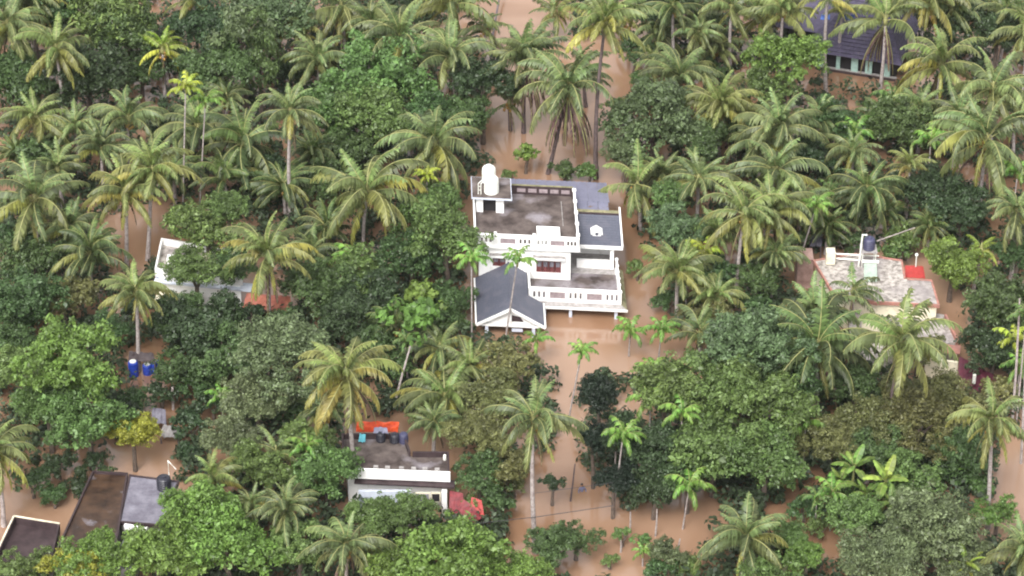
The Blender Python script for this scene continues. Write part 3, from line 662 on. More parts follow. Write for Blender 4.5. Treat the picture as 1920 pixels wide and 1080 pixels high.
def tree(px,py,rx,h,kind,tint,label,vz=1.0,group=None):
    """crown centre at pixel, crown half width rx pixels, crown centre h metres up"""
    meshes,R0,fl = SETS[kind]
    c = at(px,py,h); s = scale_at(c); R = rx/s
    sz = min(R/R0*vz, (h+.6)/(R0*fl)) if kind in 'SG' else R/R0*vz
    small = kind in 'SG'
    e = empty(NAMES[kind] , (c.x,c.y,0), trnd.uniform(0,6.28), label=label, cat='bush' if small else 'tree', group='leafy bushes in the flood' if small else 'broadleaf trees among the palms')
    k = TINT[tint]; j = trnd.uniform(.88,1.12)
    cr = link_mesh('crown', trnd.choice(meshes), e, (0,0,h), (0,0,trnd.uniform(0,6.28)), (R/R0,R/R0,sz), tuple(v*j for v in k))
    # trunk with limbs
    t = MB(); r0 = .09+.05*R; lean = Vector((trnd.uniform(-.3,.3),trnd.uniform(-.3,.3),0))
    fork = Vector((lean.x,lean.y,max(h-.55*R,.4)))
    t.tube([(0,0,-1),(lean.x*.4,lean.y*.4,fork.z*.5),fork],[r0*1.25,r0,r0*.85],7)
    for q in range(5 if R > 2.5 else 3):
        a = q*2.1+trnd.random(); d = Vector((math.cos(a)*.6*R,math.sin(a)*.6*R,h+.25*R*fl-fork.z))
        t.tube([fork-Vector((0,0,.1)),fork+d*.5+Vector((0,0,.1*R)),fork+d],[r0*.55,r0*.35,r0*.12],5)
    t.build('trunk', M['bark'], e)
    return e

# ---- coconut palms
def frond_mesh(seed, e0, e1, ll=.21, droop=.8, wid=.030, pairs=34, side=0.0, name='frond', twist=0, thin=1.0):
    g = random.Random(seed); b = MB(); n = 12; pts = []; p = Vector((0,0,0)); tang = []
    for i in range(n+1):
        t = i/n; el = R_(e0+(e1-e0)*t**1.25); az = side*t*t
        d = Vector((math.cos(el)*math.cos(az), math.cos(el)*math.sin(az), math.sin(el)))
        pts.append(p.copy()); tang.append(d); p = p+d/n
    b.tube(pts, [.011*(1-.8*i/n)+.0015 for i in range(n+1)], 4, m=1)
    for i in range(pairs):
        t = .13+.87*(i+.5)/pairs; f = t*n; k = min(int(f),n-1); u = f-k
        q = pts[k].lerp(pts[k+1],u); tg = tang[k].lerp(tang[k+1],u).normalized()
        sidev = tg.cross(Vector((0,0,1)))
        if sidev.length < .1: sidev = Vector((0,1,0))
        sidev.normalize()
        ln = ll*(math.sin(math.pi*(t*.80+.17))**.55)*g.uniform(.68,1.12)*(1 if g.random()>.12 else .55)
        if t > .9: ln *= 1-.35*(t-.9)/.1
        for sg in (-1,1):
            if g.random() < .07: continue
            d1 = (sidev*sg + tg*(.45+.5*t) - Vector((0,0,1))*droop*g.uniform(.35,.7)).normalized()
            d2 = (sidev*sg*.55 + tg*(.4+.4*t) - Vector((0,0,1))*droop*g.uniform(1.0,1.6)).normalized()
            m1 = q+d1*ln*.5; m2 = m1+d2*ln*.5; hw = tg*wid*.5*thin
            b.add([q-hw*.7,q+hw*.7,m1+hw,m1-hw,m2], [(0,1,2,3),(3,2,4)], 0)
    return b.mesh(name, [M['frond'],M['rachis']])
def many(n, s0, lo, hi, ll, dr, wid, **k):
    g = random.Random(s0)
    return [frond_mesh(s0+i, lo[0]+(lo[1]-lo[0])*i/(n-1), hi[0]+(hi[1]-hi[0])*g.random(), ll*g.uniform(.88,1.1), dr*g.uniform(.75,1.3), side=g.uniform(-.45,.45), wid=wid*g.uniform(.78,1.0), **k) for i in range(n)]
FR = dict(
 up=many(4,100,(74,88),(-5,38),.19,.6,.040), hi=many(6,120,(46,70),(-66,-32),.23,1.0,.042), mid=many(7,140,(22,50),(-84,-55),.24,1.2,.044),
 low=many(5,160,(-10,14),(-89,-76),.22,1.45,.044), old=many(4,180,(-42,-22),(-89,-84),.19,1.5,.042), dead=many(4,200,(-70,-45),(-90,-88),.14,1.6,.050,pairs=28),
 areca=[frond_mesh(16,78,-45,.27,1.0,wid=.060,pairs=20), frond_mesh(17,60,-75,.28,1.2,wid=.060,pairs=20,side=.2), frond_mesh(18,35,-86,.26,1.4,wid=.060,pairs=20)],
)
def nuts_mesh(seed):
    g = random.Random(seed); b = MB()
    for k in range(11):
        a = g.uniform(0,6.28); r = g.uniform(.25,.55); z = g.uniform(-.75,-.1)
        b.lathe([(.03,-.16),(.12,-.08),(.14,.02),(.10,.12),(.02,.17)],(r*math.cos(a),r*math.sin(a),z),7)
    return b.mesh('coconut_bunch', M['nut'], True)
NUTS = [nuts_mesh(1), nuts_mesh(2)]
def heart_mesh():
    b = MB(); b.lathe([(.16,-.7),(.26,-.35),(.30,-.1),(.22,.15),(.10,.5),(.03,.9)],(0,0,0),9); return b.mesh('heart', M['rachis'], True)
HEART = heart_mesh()
PC = dict(  # young, mid, old, oldest
 g=[(.165,.205,.075),(.125,.143,.058),(.145,.148,.052),(.250,.220,.055)],
 y=[(.178,.216,.066),(.148,.163,.058),(.195,.184,.055),(.300,.255,.058)],
 l=[(.240,.310,.045),(.230,.262,.045),(.290,.285,.045),(.390,.340,.050)],
 o=[(.180,.205,.058),(.175,.172,.055),(.255,.205,.055),(.370,.235,.060)],
 d=[(.120,.160,.050),(.082,.102,.038),(.088,.100,.036),(.170,.155,.045)],
)
PC = {k: [(c[0]*.87, c[1]*.97, c[2]*.95) for c in v] for k, v in PC.items()}
DEADC = (.120,.068,.062)
prnd = random.Random(11)
def palm(px,py,Rpx,h,tint,label,flags='',bend=None):
    """hub at pixel; h = trunk height in metres, or the pixel where the trunk meets the water"""
    if isinstance(h, tuple):
        g0 = at(h[0],h[1],0)
        lo,hi = 1.0,25.0
        for _ in range(40):
            m_ = (lo+hi)/2
            if at(px,py,m_).y > g0.y: lo = m_
            else: hi = m_
        hub = at(px,py,(lo+hi)/2); base = g0
    else:
        hub = at(px,py,h); s = prnd.uniform(-.09,.09)*h
        base = Vector((hub.x+s, hub.y+prnd.uniform(-.05,.08)*h, 0))
    Lf = Rpx/scale_at(hub)*1.33
    e = empty('coconut_palm', base, label=label, cat='palm', group='coconut palms growing out of the flood')
    top = hub-base; t = MB(); K = 9; H_ = top.z; bow = Vector((prnd.uniform(-1,1),prnd.uniform(-1,1),0))*.025*H_
    ps = []; rs = []
    for i in range(K+1):
        u = i/K; ps.append(Vector((top.x*u,top.y*u,-1+(H_+1)*u))+bow*math.sin(math.pi*u)); rs.append((.21-.07*u)+(.10*(1-u)**6))
    t.tube(ps, rs, 8); t.build('trunk', M['trunkdk' if 'k' in flags else 'trunk'], e, smooth=True)
    hp = ps[-1]; cols = PC[tint]
    if Lf > 2.2: link_mesh('heart', HEART, e, hp, (0,0,0), (.9,.9,.9))
    n = prnd.randint(26,32) if 'f' not in flags else 13
    if 's' in flags: n = 17
    az0 = prnd.uniform(0,6.28); wind = prnd.uniform(-.12,.12); dr_ = prnd.uniform(-.16,.22)
    for i in range(n):
        u = i/(n-1); a = az0+i*2.39996
        if u < .16: k = 'up'; c = cols[0]
        elif u < .42: k = 'hi'; c = cols[0] if prnd.random() < .25 else cols[1]
        elif u < .70: k = 'mid'; c = cols[1] if prnd.random() < .6 else cols[2]
        elif u < .90: k = 'low'; c = cols[2]
        else: k = 'old'; c = cols[3]
        if ('u' in flags or 'b' in flags) and k in ('low','old'): k = 'mid' if 'u' in flags else 'hi'; c = cols[1]
        j = prnd.uniform(.78,1.22); sc = Lf*prnd.uniform(.78,1.10)*(.8 if k in ('up','old') else 1)
        if k in ('mid','low') and prnd.random() < .07: c = cols[3]
        if i > 3 and prnd.random() < .09: continue
        link_mesh('frond', prnd.choice(FR[k]), e, hp+Vector((0,0,.15-.35*u)), (prnd.uniform(-.32,.32)+wind, prnd.uniform(-.20,.20)+dr_, a+prnd.uniform(-.35,.35)), (sc,sc,sc), tuple(v*j for v in c))
    nd = 26 if 'kb' in flags else 8 if 'b' in flags else (2 if prnd.random() < .3 else 0)
    for i in range(nd):
        a = prnd.uniform(0,6.28); sc = Lf*prnd.uniform(.75,1.05)
        link_mesh('dead_frond', prnd.choice(FR['dead']), e, hp-Vector((0,0,.5 if nd < 9 else .9)), (0,0,a), (sc,sc,sc), DEADC)
    if 'n' in flags or prnd.random() < .5: link_mesh('coconut_bunch', prnd.choice(NUTS), e, hp-Vector((0,0,.15)), (0,0,a), (1.1,1.1,1.1))
    return e
def areca(px,py,Rpx,h,tint,label):
    if isinstance(h, tuple):
        g0 = at(h[0],h[1],0); lo,hi = .5,25.0
        for _ in range(40):
            m_ = (lo+hi)/2
            if at(px,py,m_).y > g0.y: lo = m_
            else: hi = m_
        hub = at(px,py,(lo+hi)/2); base = g0
    else:
        hub = at(px,py,h); base = Vector((hub.x+prnd.uniform(-.04,.04)*h, hub.y+prnd.uniform(-.04,.04)*h, 0))
    e = empty('areca_palm', base, label=label, cat='palm', group='slender areca palms')
    top = hub-base; t = MB(); K = 6; ps = [Vector((top.x*i/K,top.y*i/K,-1+(top.z+1)*i/K)) for i in range(K+1)]
    t.tube(ps,[.085-.02*i/K for i in range(K+1)],6); t.build('trunk', M['trunk'], e, smooth=True)
    hp = ps[-1]; MB().lathe([(.09,-.6),(.12,-.3),(.07,.15),(.02,.4)],hp,7).build('crownshaft', M['rachis'], e, smooth=True)
    Lf = Rpx/scale_at(hub)*1.75; base_c = dict(l=(.20,.31,.045), b=(.13,.24,.045), g=(.10,.17,.05), y=(.27,.33,.04))[tint]
    a0 = prnd.uniform(0,6.28); n = prnd.randint(9,12)
    for i in range(n):
        u = i/(n-1); k = 0 if u < .4 else (1 if u < .75 else 2); j = prnd.uniform(.8,1.2); sc = Lf*prnd.uniform(.85,1.1)
        link_mesh('frond', FR['areca'][k], e, hp, (prnd.uniform(-.1,.1),0,a0+i*2.39996), (sc,sc,sc), tuple(v*j for v in base_c))
    return e
# ---- banana plants
def banana_leaf(seed, e0, e1):
    b = MB(); n = 9; p = Vector((0,0,0)); pts = []; g = random.Random(seed)
    for i in range(n+1):
        t = i/n; el = R_(e0+(e1-e0)*t); pts.append(p.copy()); p = p+Vector((math.cos(el),0,math.sin(el)))/n
    b.tube(pts,[.014*(1-.8*i/n) for i in range(n+1)],4,m=1)
    for i in range(2,n):
        for sg in (-1,1):
            def wd(t): return .16*math.sin(math.pi*min(1,max(0,(t-.15)/.86)))**.55
            t0,t1 = i/n,(i+1)/n; w0 = wd(t0+.005); w1 = wd(t1-.02)
            a,c_ = pts[i],pts[i+1]; dr = Vector((0,0,-.35))
            b.add([a,c_,c_+Vector((0,sg,0))*w1+dr*w1*g.uniform(.6,1.6),a+Vector((0,sg,0))*w0+dr*w0*g.uniform(.6,1.6)],[(0,1,2,3)] if sg<0 else [(3,2,1,0)],0)
    return b.mesh('leaf',[M['leaf'],M['rachis']])
BL = [banana_leaf(1,80,20),banana_leaf(2,62,-25),banana_leaf(3,45,-55)]
def banana(px,py,Rpx,h,label,tint='lime'):
    hub = at(px,py,h); e = empty('banana_plant',(hub.x,hub.y,0),label=label,cat='banana plant',group='banana plants')
    MB().tube([(0,0,-1),(0,0,h*.6),(.05,0,h)],[.16,.13,.09],8).build('trunk',M['rachis'],e,smooth=True)
    L_ = Rpx/scale_at(hub)*1.25; a0 = prnd.uniform(0,6.28); k_ = TINT[tint]
    for i in range(8):
        j = prnd.uniform(.85,1.2); sc = L_*prnd.uniform(.85,1.1)
        link_mesh('leaf',BL[i*3//8],e,(.05,0,h),(0,0,a0+i*2.4),(sc,sc,sc),tuple(v*j for v in k_))

# ---- broadleaf trees: px, py, half width px, crown centre height, kind, tint, label
for a in [
 (60,20,85,7,'B','deep','dark leafy tree filling the top left corner behind a coconut palm',1),
 (200,30,85,7,'L','mid','green tree at the top edge between the two yellowish palms of the upper left',1),
 (262,125,52,3.5,'L','deep','dark tree behind the slim bright yellow palm',1),
 (165,150,75,5,'B','dark','dark shaded tree below the yellow drooping palm at upper left',1),
 (25,150,70,5,'B','deep','dark tree at left edge below the top corner palm',1),
 (240,60,60,6,'B','deep','dense tree left of the slim yellow palm near the top',1),
 (400,50,75,7,'B','dark','very dark tree right of the yellow palm at the top edge',1),
 (362,120,50,3.5,'L','deep','dark tree just right of the slim yellow palm crown',1),
 (420,130,70,7,'B','deep','dark rounded tree above the reddish shaded water at upper left',1),
 (455,55,60,10,'C','blue','tall tree draped in creepers beside the dark water, upper left',1.5),
 (485,105,45,8,'C','deep','narrow column of creepers hanging above the dark upper water',2.1),
 (520,25,75,8,'B','blue','bluish green tree at the top edge left of the layered palms',1),
 (625,215,75,5,'B','mid','green tree right of the pale-trunked palm in the upper middle',1),
 (725,145,95,7,'B','mid','broad sunlit green tree in the upper middle under the layered palms',1),
 (700,215,75,6,'B','mid','lower green tree in front of the broad upper middle tree',1),
 (790,205,60,6,'L','deep','dark green tree left of the open water, upper middle',1),
 (905,155,60,7,'B','dark','dark tree leaning over the pink water right of the layered palms',1),
 (870,215,50,5,'B','deep','dark green tree at the edge of the pink water below the leaning pole',1),
 (640,290,65,4,'L','deep','shaded tree above the large drooping palm left of the house',1),
 (800,395,65,5,'L','mid','loose green tree behind the terrace of the white house',1),
 (840,440,72,6,'L','mid','loose green tree touching the left side of the white house',1),
 (770,480,60,4,'L','deep','dark green tree below the large drooping palm',1),
 (680,520,60,3.5,'L','mid','low green tree right of the yellow-green palm in the left middle',1),
 (1225,225,82,6,'B','blue','dense bluish green tree right of the open pink water',1),
 (1170,280,42,4,'B','blue','small bluish tree at the left foot of the dense bluish tree',1),
 (1315,265,50,5,'B','deep','dark bluish tree behind the orange-fronded palm',1),
 (1262,428,55,5.5,'B','blue','rounded bluish green tree right of the slate-roofed wing',1),
 (1260,372,40,5,'L','mid','small green tree between the house wing and the arching palm',1),
 (1475,105,66,7,'L','bright','bright green tree in front of the left end of the dark tiled roof',1),
 (1440,170,50,5,'L','mid','green tree with pale flowers below the bright green tree, upper right',1),
 (1560,235,55,4,'B','deep','dark green tree below the dark tiled house',1),
 (1520,300,50,3,'B','dark','dark tree between grey palms and leaning pale trunk on the right',1),
 (1700,240,60,4,'B','deep','dark tree above the small orange palm',1),
 (1640,220,38,3,'L','mid','small green tree in water just below the tiled house',1),
 (1780,40,70,6,'B','dark','dark tree at the top edge right of the orange fronds',1),
 (1870,60,60,6,'B','dark','dark narrow tree between palms in the top right corner',1.1),
 (1745,360,62,4,'B','dark','dark tree right of the small orange palm trunk',1),
 (1800,400,60,4,'L','dark','very dark tree below the big drooping palm on the right',1),
 (1785,497,58,4,'B','bright','rounded bright green tree right of the red roof sheet',1),
 (1700,445,32,2.5,'S','mid','small green bush behind the pale right house',1),
 (1875,585,72,4.5,'B','deep','dark green tree right of the pale house roof',1),
 (1860,660,62,3.5,'B','dark','dark tree overhanging the maroon roof at the right edge',1),
 (1905,480,40,4,'L','deep','dark tree at right edge behind the pale tall trunks',1),
 (140,690,95,8,'B','bright','large rounded green tree at left, the tallest of the lower left',1.05),
 (165,790,80,5,'B','mid','green lower crown beneath the large rounded tree at left',1),
 (90,760,60,5,'B','mid','green tree at the lower left side of the large rounded tree',1),
 (30,575,80,5,'B','deep','dark green tree on the left edge under the big grey palm',1),
 (60,490,60,4,'L','deep','shadowy tree under the hanging fronds at left edge',1),
 (35,700,62,4,'L','mid','loose green tree at left edge beside the large rounded tree',1),
 (20,640,50,4,'B','deep','small dark tree at left edge above the loose green one',1),
 (540,680,95,7,'F','grey','broad grey-green fine-leaved tree left of the yellow-orange palm',1),
 (480,740,70,5,'F','grey','lower grey-green crown beside the dark tree in the left middle',1),
 (390,430,72,6,'L','mid','broad green tree covering the roof of the hidden white house',1),
 (430,390,40,7,'L','mid','small high green crown above the hidden white house',1),
 (365,510,60,5,'L','mid','green branches in front of the hidden white house',.9),
 (440,500,45,4.5,'L','deep','dark green tree between hidden white house and yellow-green palm',1),
 (375,620,80,4,'B','dark','dark tree below the hidden white house',1),
 (420,680,75,4,'L','deep','dark green tree left of the grey-green tree, left middle',1),
 (345,690,52,3,'L','deep','dark tree right of the blue drums',1),
 (330,590,50,4,'B','deep','dark crown right of the short yellow-green palm trunk',1),
 (248,812,46,4.0,'B','yel','small yellow-green tree above the wet brown roof',1),
 (435,815,58,4.5,'F','grey','pale green fine-leaved tree above the bright crowns, lower left',1),
 (570,830,50,4,'B','mid','green tree left of the small white roof and orange tarpaulin',1),
 (610,890,60,4,'B','mid','green tree touching the left end of the white-parapet house',1),
 (480,880,55,4,'B','mid','green tree between two small yellow palms at lower left',1),
 (372,985,82,5,'B','bright','bright green rounded tree beside the wet grey roof',1),
 (295,1045,72,5,'B','bright','bright green tree below the grey roof at the bottom left',1),
 (430,1030,85,4,'B','bright','bright green tree at the bottom edge left of two palms',1),
 (170,1065,66,5,'B','bright','bright green tree covering the foot of the long brown roof',1),
 (140,1085,60,5,'L','yel','yellow-tipped tree at the bottom left edge',1),
 (45,1065,50,4,'L','mid','dull green tree in front of the dark corner roof',1),
 (560,1030,60,3.5,'B','mid','green tree between the two palms of the bottom edge',1),
 (850,1078,108,5,'B','bright','wide bright green tree at the bottom centre',1),
 (965,1085,62,4,'B','bright','bright green crown at right end of the wide bottom centre tree',1),
 (758,1075,66,4,'B','bright','bright green crown at left end of the wide bottom centre tree',1),
 (757,968,56,3.5,'B','mid','dull green tree hiding the front wall of the small white house',1),
 (698,972,46,3.5,'B','mid','dull green tree under the white wall of the small house',1),
 (600,545,65,3.5,'B','deep','dark tree right of the yellow-green palm in the left middle',1),
 (650,600,55,3.5,'B','dark','dark bushy tree left of the papaya-like crown',1),
 (700,560,60,3.5,'L','dark','dark shaded tree in the middle left of the porch',1),
 (825,570,45,3,'L','deep','dark tree left of the porch gable',1),
 (790,560,40,4,'G','bright','bright large-leaved crown left of the porch',1),
 (775,600,52,6.5,'G','bright','high large-leaved crown above the thin slanted trunks',1),
 (730,660,60,3,'L','deep','dark undergrowth tree behind the yellow-orange palm',1),
 (950,690,55,5,'L','olive','olive tree at left edge of the glinting water below the porch',1),
 (915,740,55,5,'L','olive','olive tree left of the green palm in lower middle',1),
 (900,810,62,4.5,'F','olive','dull olive tree right of the orange tarpaulin',1),
 (950,880,45,3,'L','olive','dull olive shrub-like tree above the red roof sheets',1),
 (900,890,45,3,'L','deep','dark green tree right of the small white house',1),
 (1400,650,85,8,'B','blue','large bluish green tree at the top of the big central clump',1),
 (1475,650,75,7,'B','blue','bluish green tree left of the drooping dark palm on the right',1),
 (1330,730,85,7,'B','mid','large green tree in the middle of the big clump right of the lane',1),
 (1420,760,90,6.5,'B','mid','large green tree in the right half of the big clump',1),
 (1340,840,90,5,'B','mid','large green tree at the lower side of the big clump',1),
 (1435,860,75,5,'B','mid','green tree at the lower right corner of the big clump',1),
 (1250,745,70,7,'B','mid','green tree at the left side of the big clump beside the lane',1),
 (1480,740,60,5,'B','deep','dark green tree behind the right side of the big clump',1),
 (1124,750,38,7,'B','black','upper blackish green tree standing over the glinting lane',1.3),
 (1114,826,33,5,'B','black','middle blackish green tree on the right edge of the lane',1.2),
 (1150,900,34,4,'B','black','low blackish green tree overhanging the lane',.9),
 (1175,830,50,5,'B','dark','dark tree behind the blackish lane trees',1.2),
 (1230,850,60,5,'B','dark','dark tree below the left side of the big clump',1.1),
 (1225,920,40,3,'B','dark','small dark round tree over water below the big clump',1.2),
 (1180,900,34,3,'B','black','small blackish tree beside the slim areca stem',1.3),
 (1290,890,50,4,'L','deep','dark green tree right of the lane near slim areca palms',1),
 (1640,790,70,4.5,'F','olive','olive fine-leaved tree below the long hanging yellow frond',1),
 (1720,800,75,4,'F','olive','olive fine-leaved tree left of the pale tall trunk at lower right',1),
 (1770,760,65,4,'F','olive','olive tree below the maroon roof',1),
 (1700,740,50,4,'L','olive','small olive tree between the hanging fronds and maroon roof',1),
 (1800,850,60,3,'L','deep','dark tree beside the channel of brown water at lower right',1),
 (1640,850,55,3.5,'B','deep','dark tree behind the banana plants',1),
 (1560,830,60,4,'F','olive','olive tree left of the banana plants',1),
 (1700,900,60,3.5,'L','mid','green tree above the grey-olive crowns at lower right',1),
 (1600,970,55,3.5,'L','mid','green tree at the lower side of the banana plants',1),
 (1740,990,95,5,'F','grey','wide grey-olive tree at lower right',1),
 (1660,1040,85,4.5,'F','grey','grey-olive tree at the bottom edge, lower right',1),
 (1800,1050,65,4,'F','grey','grey-olive tree right of the wide one at the bottom edge',1),
 (1510,1045,38,3,'B','bright','small rounded green tree right of the bottom edge palm',1),
 (1480,1015,40,2.5,'B','mid','small green tree behind the bottom edge palm',1),
 (1870,960,40,3,'L','bright','green tree at foot of the pale tall trunk, right edge',1),
 (1080,1010,42,2.2,'L','deep','low dark green tree spreading over the lane at the bottom',1),
 (1035,1030,50,2.8,'B','deep','dark green tree at right foot of the tall middle palm',1),
 (1250,1040,34,2,'L','grey','small grey-green tree standing alone in water at the bottom',1.3),
 (1720,655,45,3,'L','olive','olive tree hiding the cream wall of the right house',1),
 (1600,720,50,3.5,'L','deep','dark tree beneath the big drooping palm on the right',1),
 (1450,1090,60,3,'L','mid','green tree under the palm of the bottom edge',1),
 (560,130,45,4,'L','dark','dark tree behind the layered palms left of centre top',1),
 (660,60,60,4,'L','dark','shaded tree behind the layered palms near the top',1),
 (760,20,60,5,'L','dark','shaded tree at the top edge between the layered palms',1),
 (1190,90,35,3,'L','deep','small dark tree behind palms right of the top open water',1),
 (1240,20,60,5,'L','dark','very dark tree at the top edge right of open water',1),
 (1310,40,50,4,'L','deep','dark tree behind the small palms at the top',1),
 (1390,240,50,3.5,'L','deep','dark tree left of the grey-green palms of the upper right',1),
  (1420,520,45,3.5,'L','deep','dark tree beneath the pair of large palms right of the house',1),
 (1330,520,50,3.5,'L','deep','green tree behind the lime areca crowns right of the house',1),
 (1330,600,45,3,'L','olive','dull green tree left of the big clump below the arecas',1),
 (1600,400,45,3,'L','dark','dark tree by the leaning pale trunk on the right',1),
 (90,300,60,4,'L','deep','dark tree between grey palms at the left',1),
 (330,250,55,4,'L','dark','dark tree beneath the grey palms of the upper left',1),
 (500,330,60,3,'L','dark','dark tree beneath the arching palm of the left middle',1),
 (600,350,50,3,'L','deep','dark green tree right of the long pale trunk',1),
 (212,615,38,2.5,'L','deep','dark tree just right of the large rounded tree at left',1),
 (120,560,55,4,'L','olive','dull green tree left of the short yellow-green palm',1),
]: tree(*a[:7], vz=a[7])
# ---- small bushes
for a in [
 (470,585,24,2.4,'S','dark','dark bush before the left end of the orange shed roof'),
 (535,600,26,2.4,'S','deep','dark bush before the right end of the orange shed roof'),
 (300,738,30,1.6,'S','dark','dark bush left of the pale broken post'),
 (262,748,26,1.5,'S','deep','dark bush between the drums and yellow-green tree'),
 (372,720,34,2.2,'S','deep','dark bush right of the pale broken post'),
 (350,850,26,1.2,'S','dark','dark bush above the white pipe of the grey roof'),
 (110,870,32,1.6,'S','dark','dark bush added for the shade under the large rounded tree at left'),  # this bush and the next two are added where shade darkens the water
 (60,905,34,1.6,'S','deep','added dark bush standing in for shaded water below the left edge palm'),
 (185,865,24,1.4,'S','dark','small dark bush added for the shade behind the wet brown roof'),
 (815,985,26,1.4,'S','deep','dark bush between bright green crowns and red roof sheets'),
 (930,935,32,2,'S','deep','dark bush at the left bank of the lane'),
 (965,905,24,1.6,'S','olive','dull bush behind the very long pale trunk'),
 (1035,905,22,2.4,'S','dark','dark bush clump right of the very long pale trunk'),
 (1195,505,18,1.2,'S','mid','small bush hanging at the water edge by the wing'),
 (985,285,26,2.5,'G','bright','bright leafy bush in water behind the sheet roof'),
 (1060,318,28,1.2,'S','deep','dark low bush behind the blue-grey sheet roof'),
 (1105,320,20,1.2,'S','mid','small green bush beside the dark trunk behind the sheet roof'),
 (955,330,14,1.5,'S','mid','tiny bush between the tanks and the sheet roof'),
 (1150,195,22,3,'G','mid','leafy bush at top left of the dense bluish tree'),
 (30,440,40,3,'S','deep','dark bush under hanging fronds at the left edge'),
 (1145,1050,16,1.0,'S','mid','small bush standing in the lane at the bottom'),
 (1165,1000,16,1.4,'S','mid','leafy vine-covered stump left of the pale stakes'),
 (1205,1015,18,1.4,'G','mid','leafy shrub right of the pale stakes'),
 (1290,1060,30,1.4,'S','mid','low bush at the bottom edge right of the lane'),
 (1240,1075,30,1.2,'S','deep','low dark bush at the bottom edge'),
 (100,935,26,1.0,'S','deep','low bush in water above the dark corner roof'),
 (150,905,30,1.2,'S','dark','dark bush by the shaded blue drums'),
 (205,895,22,1.2,'S','deep','dark bush beside the wall of the brown roof'),
 (400,760,30,2,'S','dark','dark bush above a patch of open water'),
 (360,800,34,1.5,'S','dark','dark bush right of the broken grey shed roof'),
 (560,770,34,2.5,'S','deep','dark bush below the grey-green tree'),
  (1490,455,26,2,'S','deep','dark bush left of the pale house'),
 (1590,455,30,1.5,'S','deep','low green bush behind the navy tank'),
 (1680,470,30,2,'S','mid','green bush behind the pale house roof right of tank'),
 (1560,700,40,2.5,'S','dark','dark bush under arching fronds left of hanging frond'),
 (1780,890,34,1.5,'S','deep','low dark bush beside the brown channel'),
 (1835,905,26,1.5,'S','mid','bush left of the tall pale trunk'),
 (1580,910,34,2.2,'S','mid','bush at the foot of the banana plants'),
 (1510,950,30,1.6,'S','deep','dark bush left of the banana plants above water'),
 (1535,990,22,1.0,'S','mid','small bush in the brown water at lower right'),
 (870,560,26,2,'S','deep','dark bush beside the left eave of the porch'),
 (860,600,30,2,'S','deep','dark bush below left of the porch'),
 (880,950,22,1.5,'S','mid','bush beside the red roof sheets'),
 (800,470,34,3,'S','deep','dark bush left of the white house wall'),
 (1255,560,30,1.5,'S','deep','dark bush beneath the small palm right of the house'),
 (1400,575,40,2,'S','deep','dark bush above the big clump'),
 (1340,130,26,1.5,'S','deep','dark low bush between small palms near the top'),
 (1200,150,20,1.2,'S','mid','green bush at right bank of the top open water'),
 (1880,740,34,2.5,'S','olive','olive bush right of the maroon roof'),
]: tree(*a[:7])
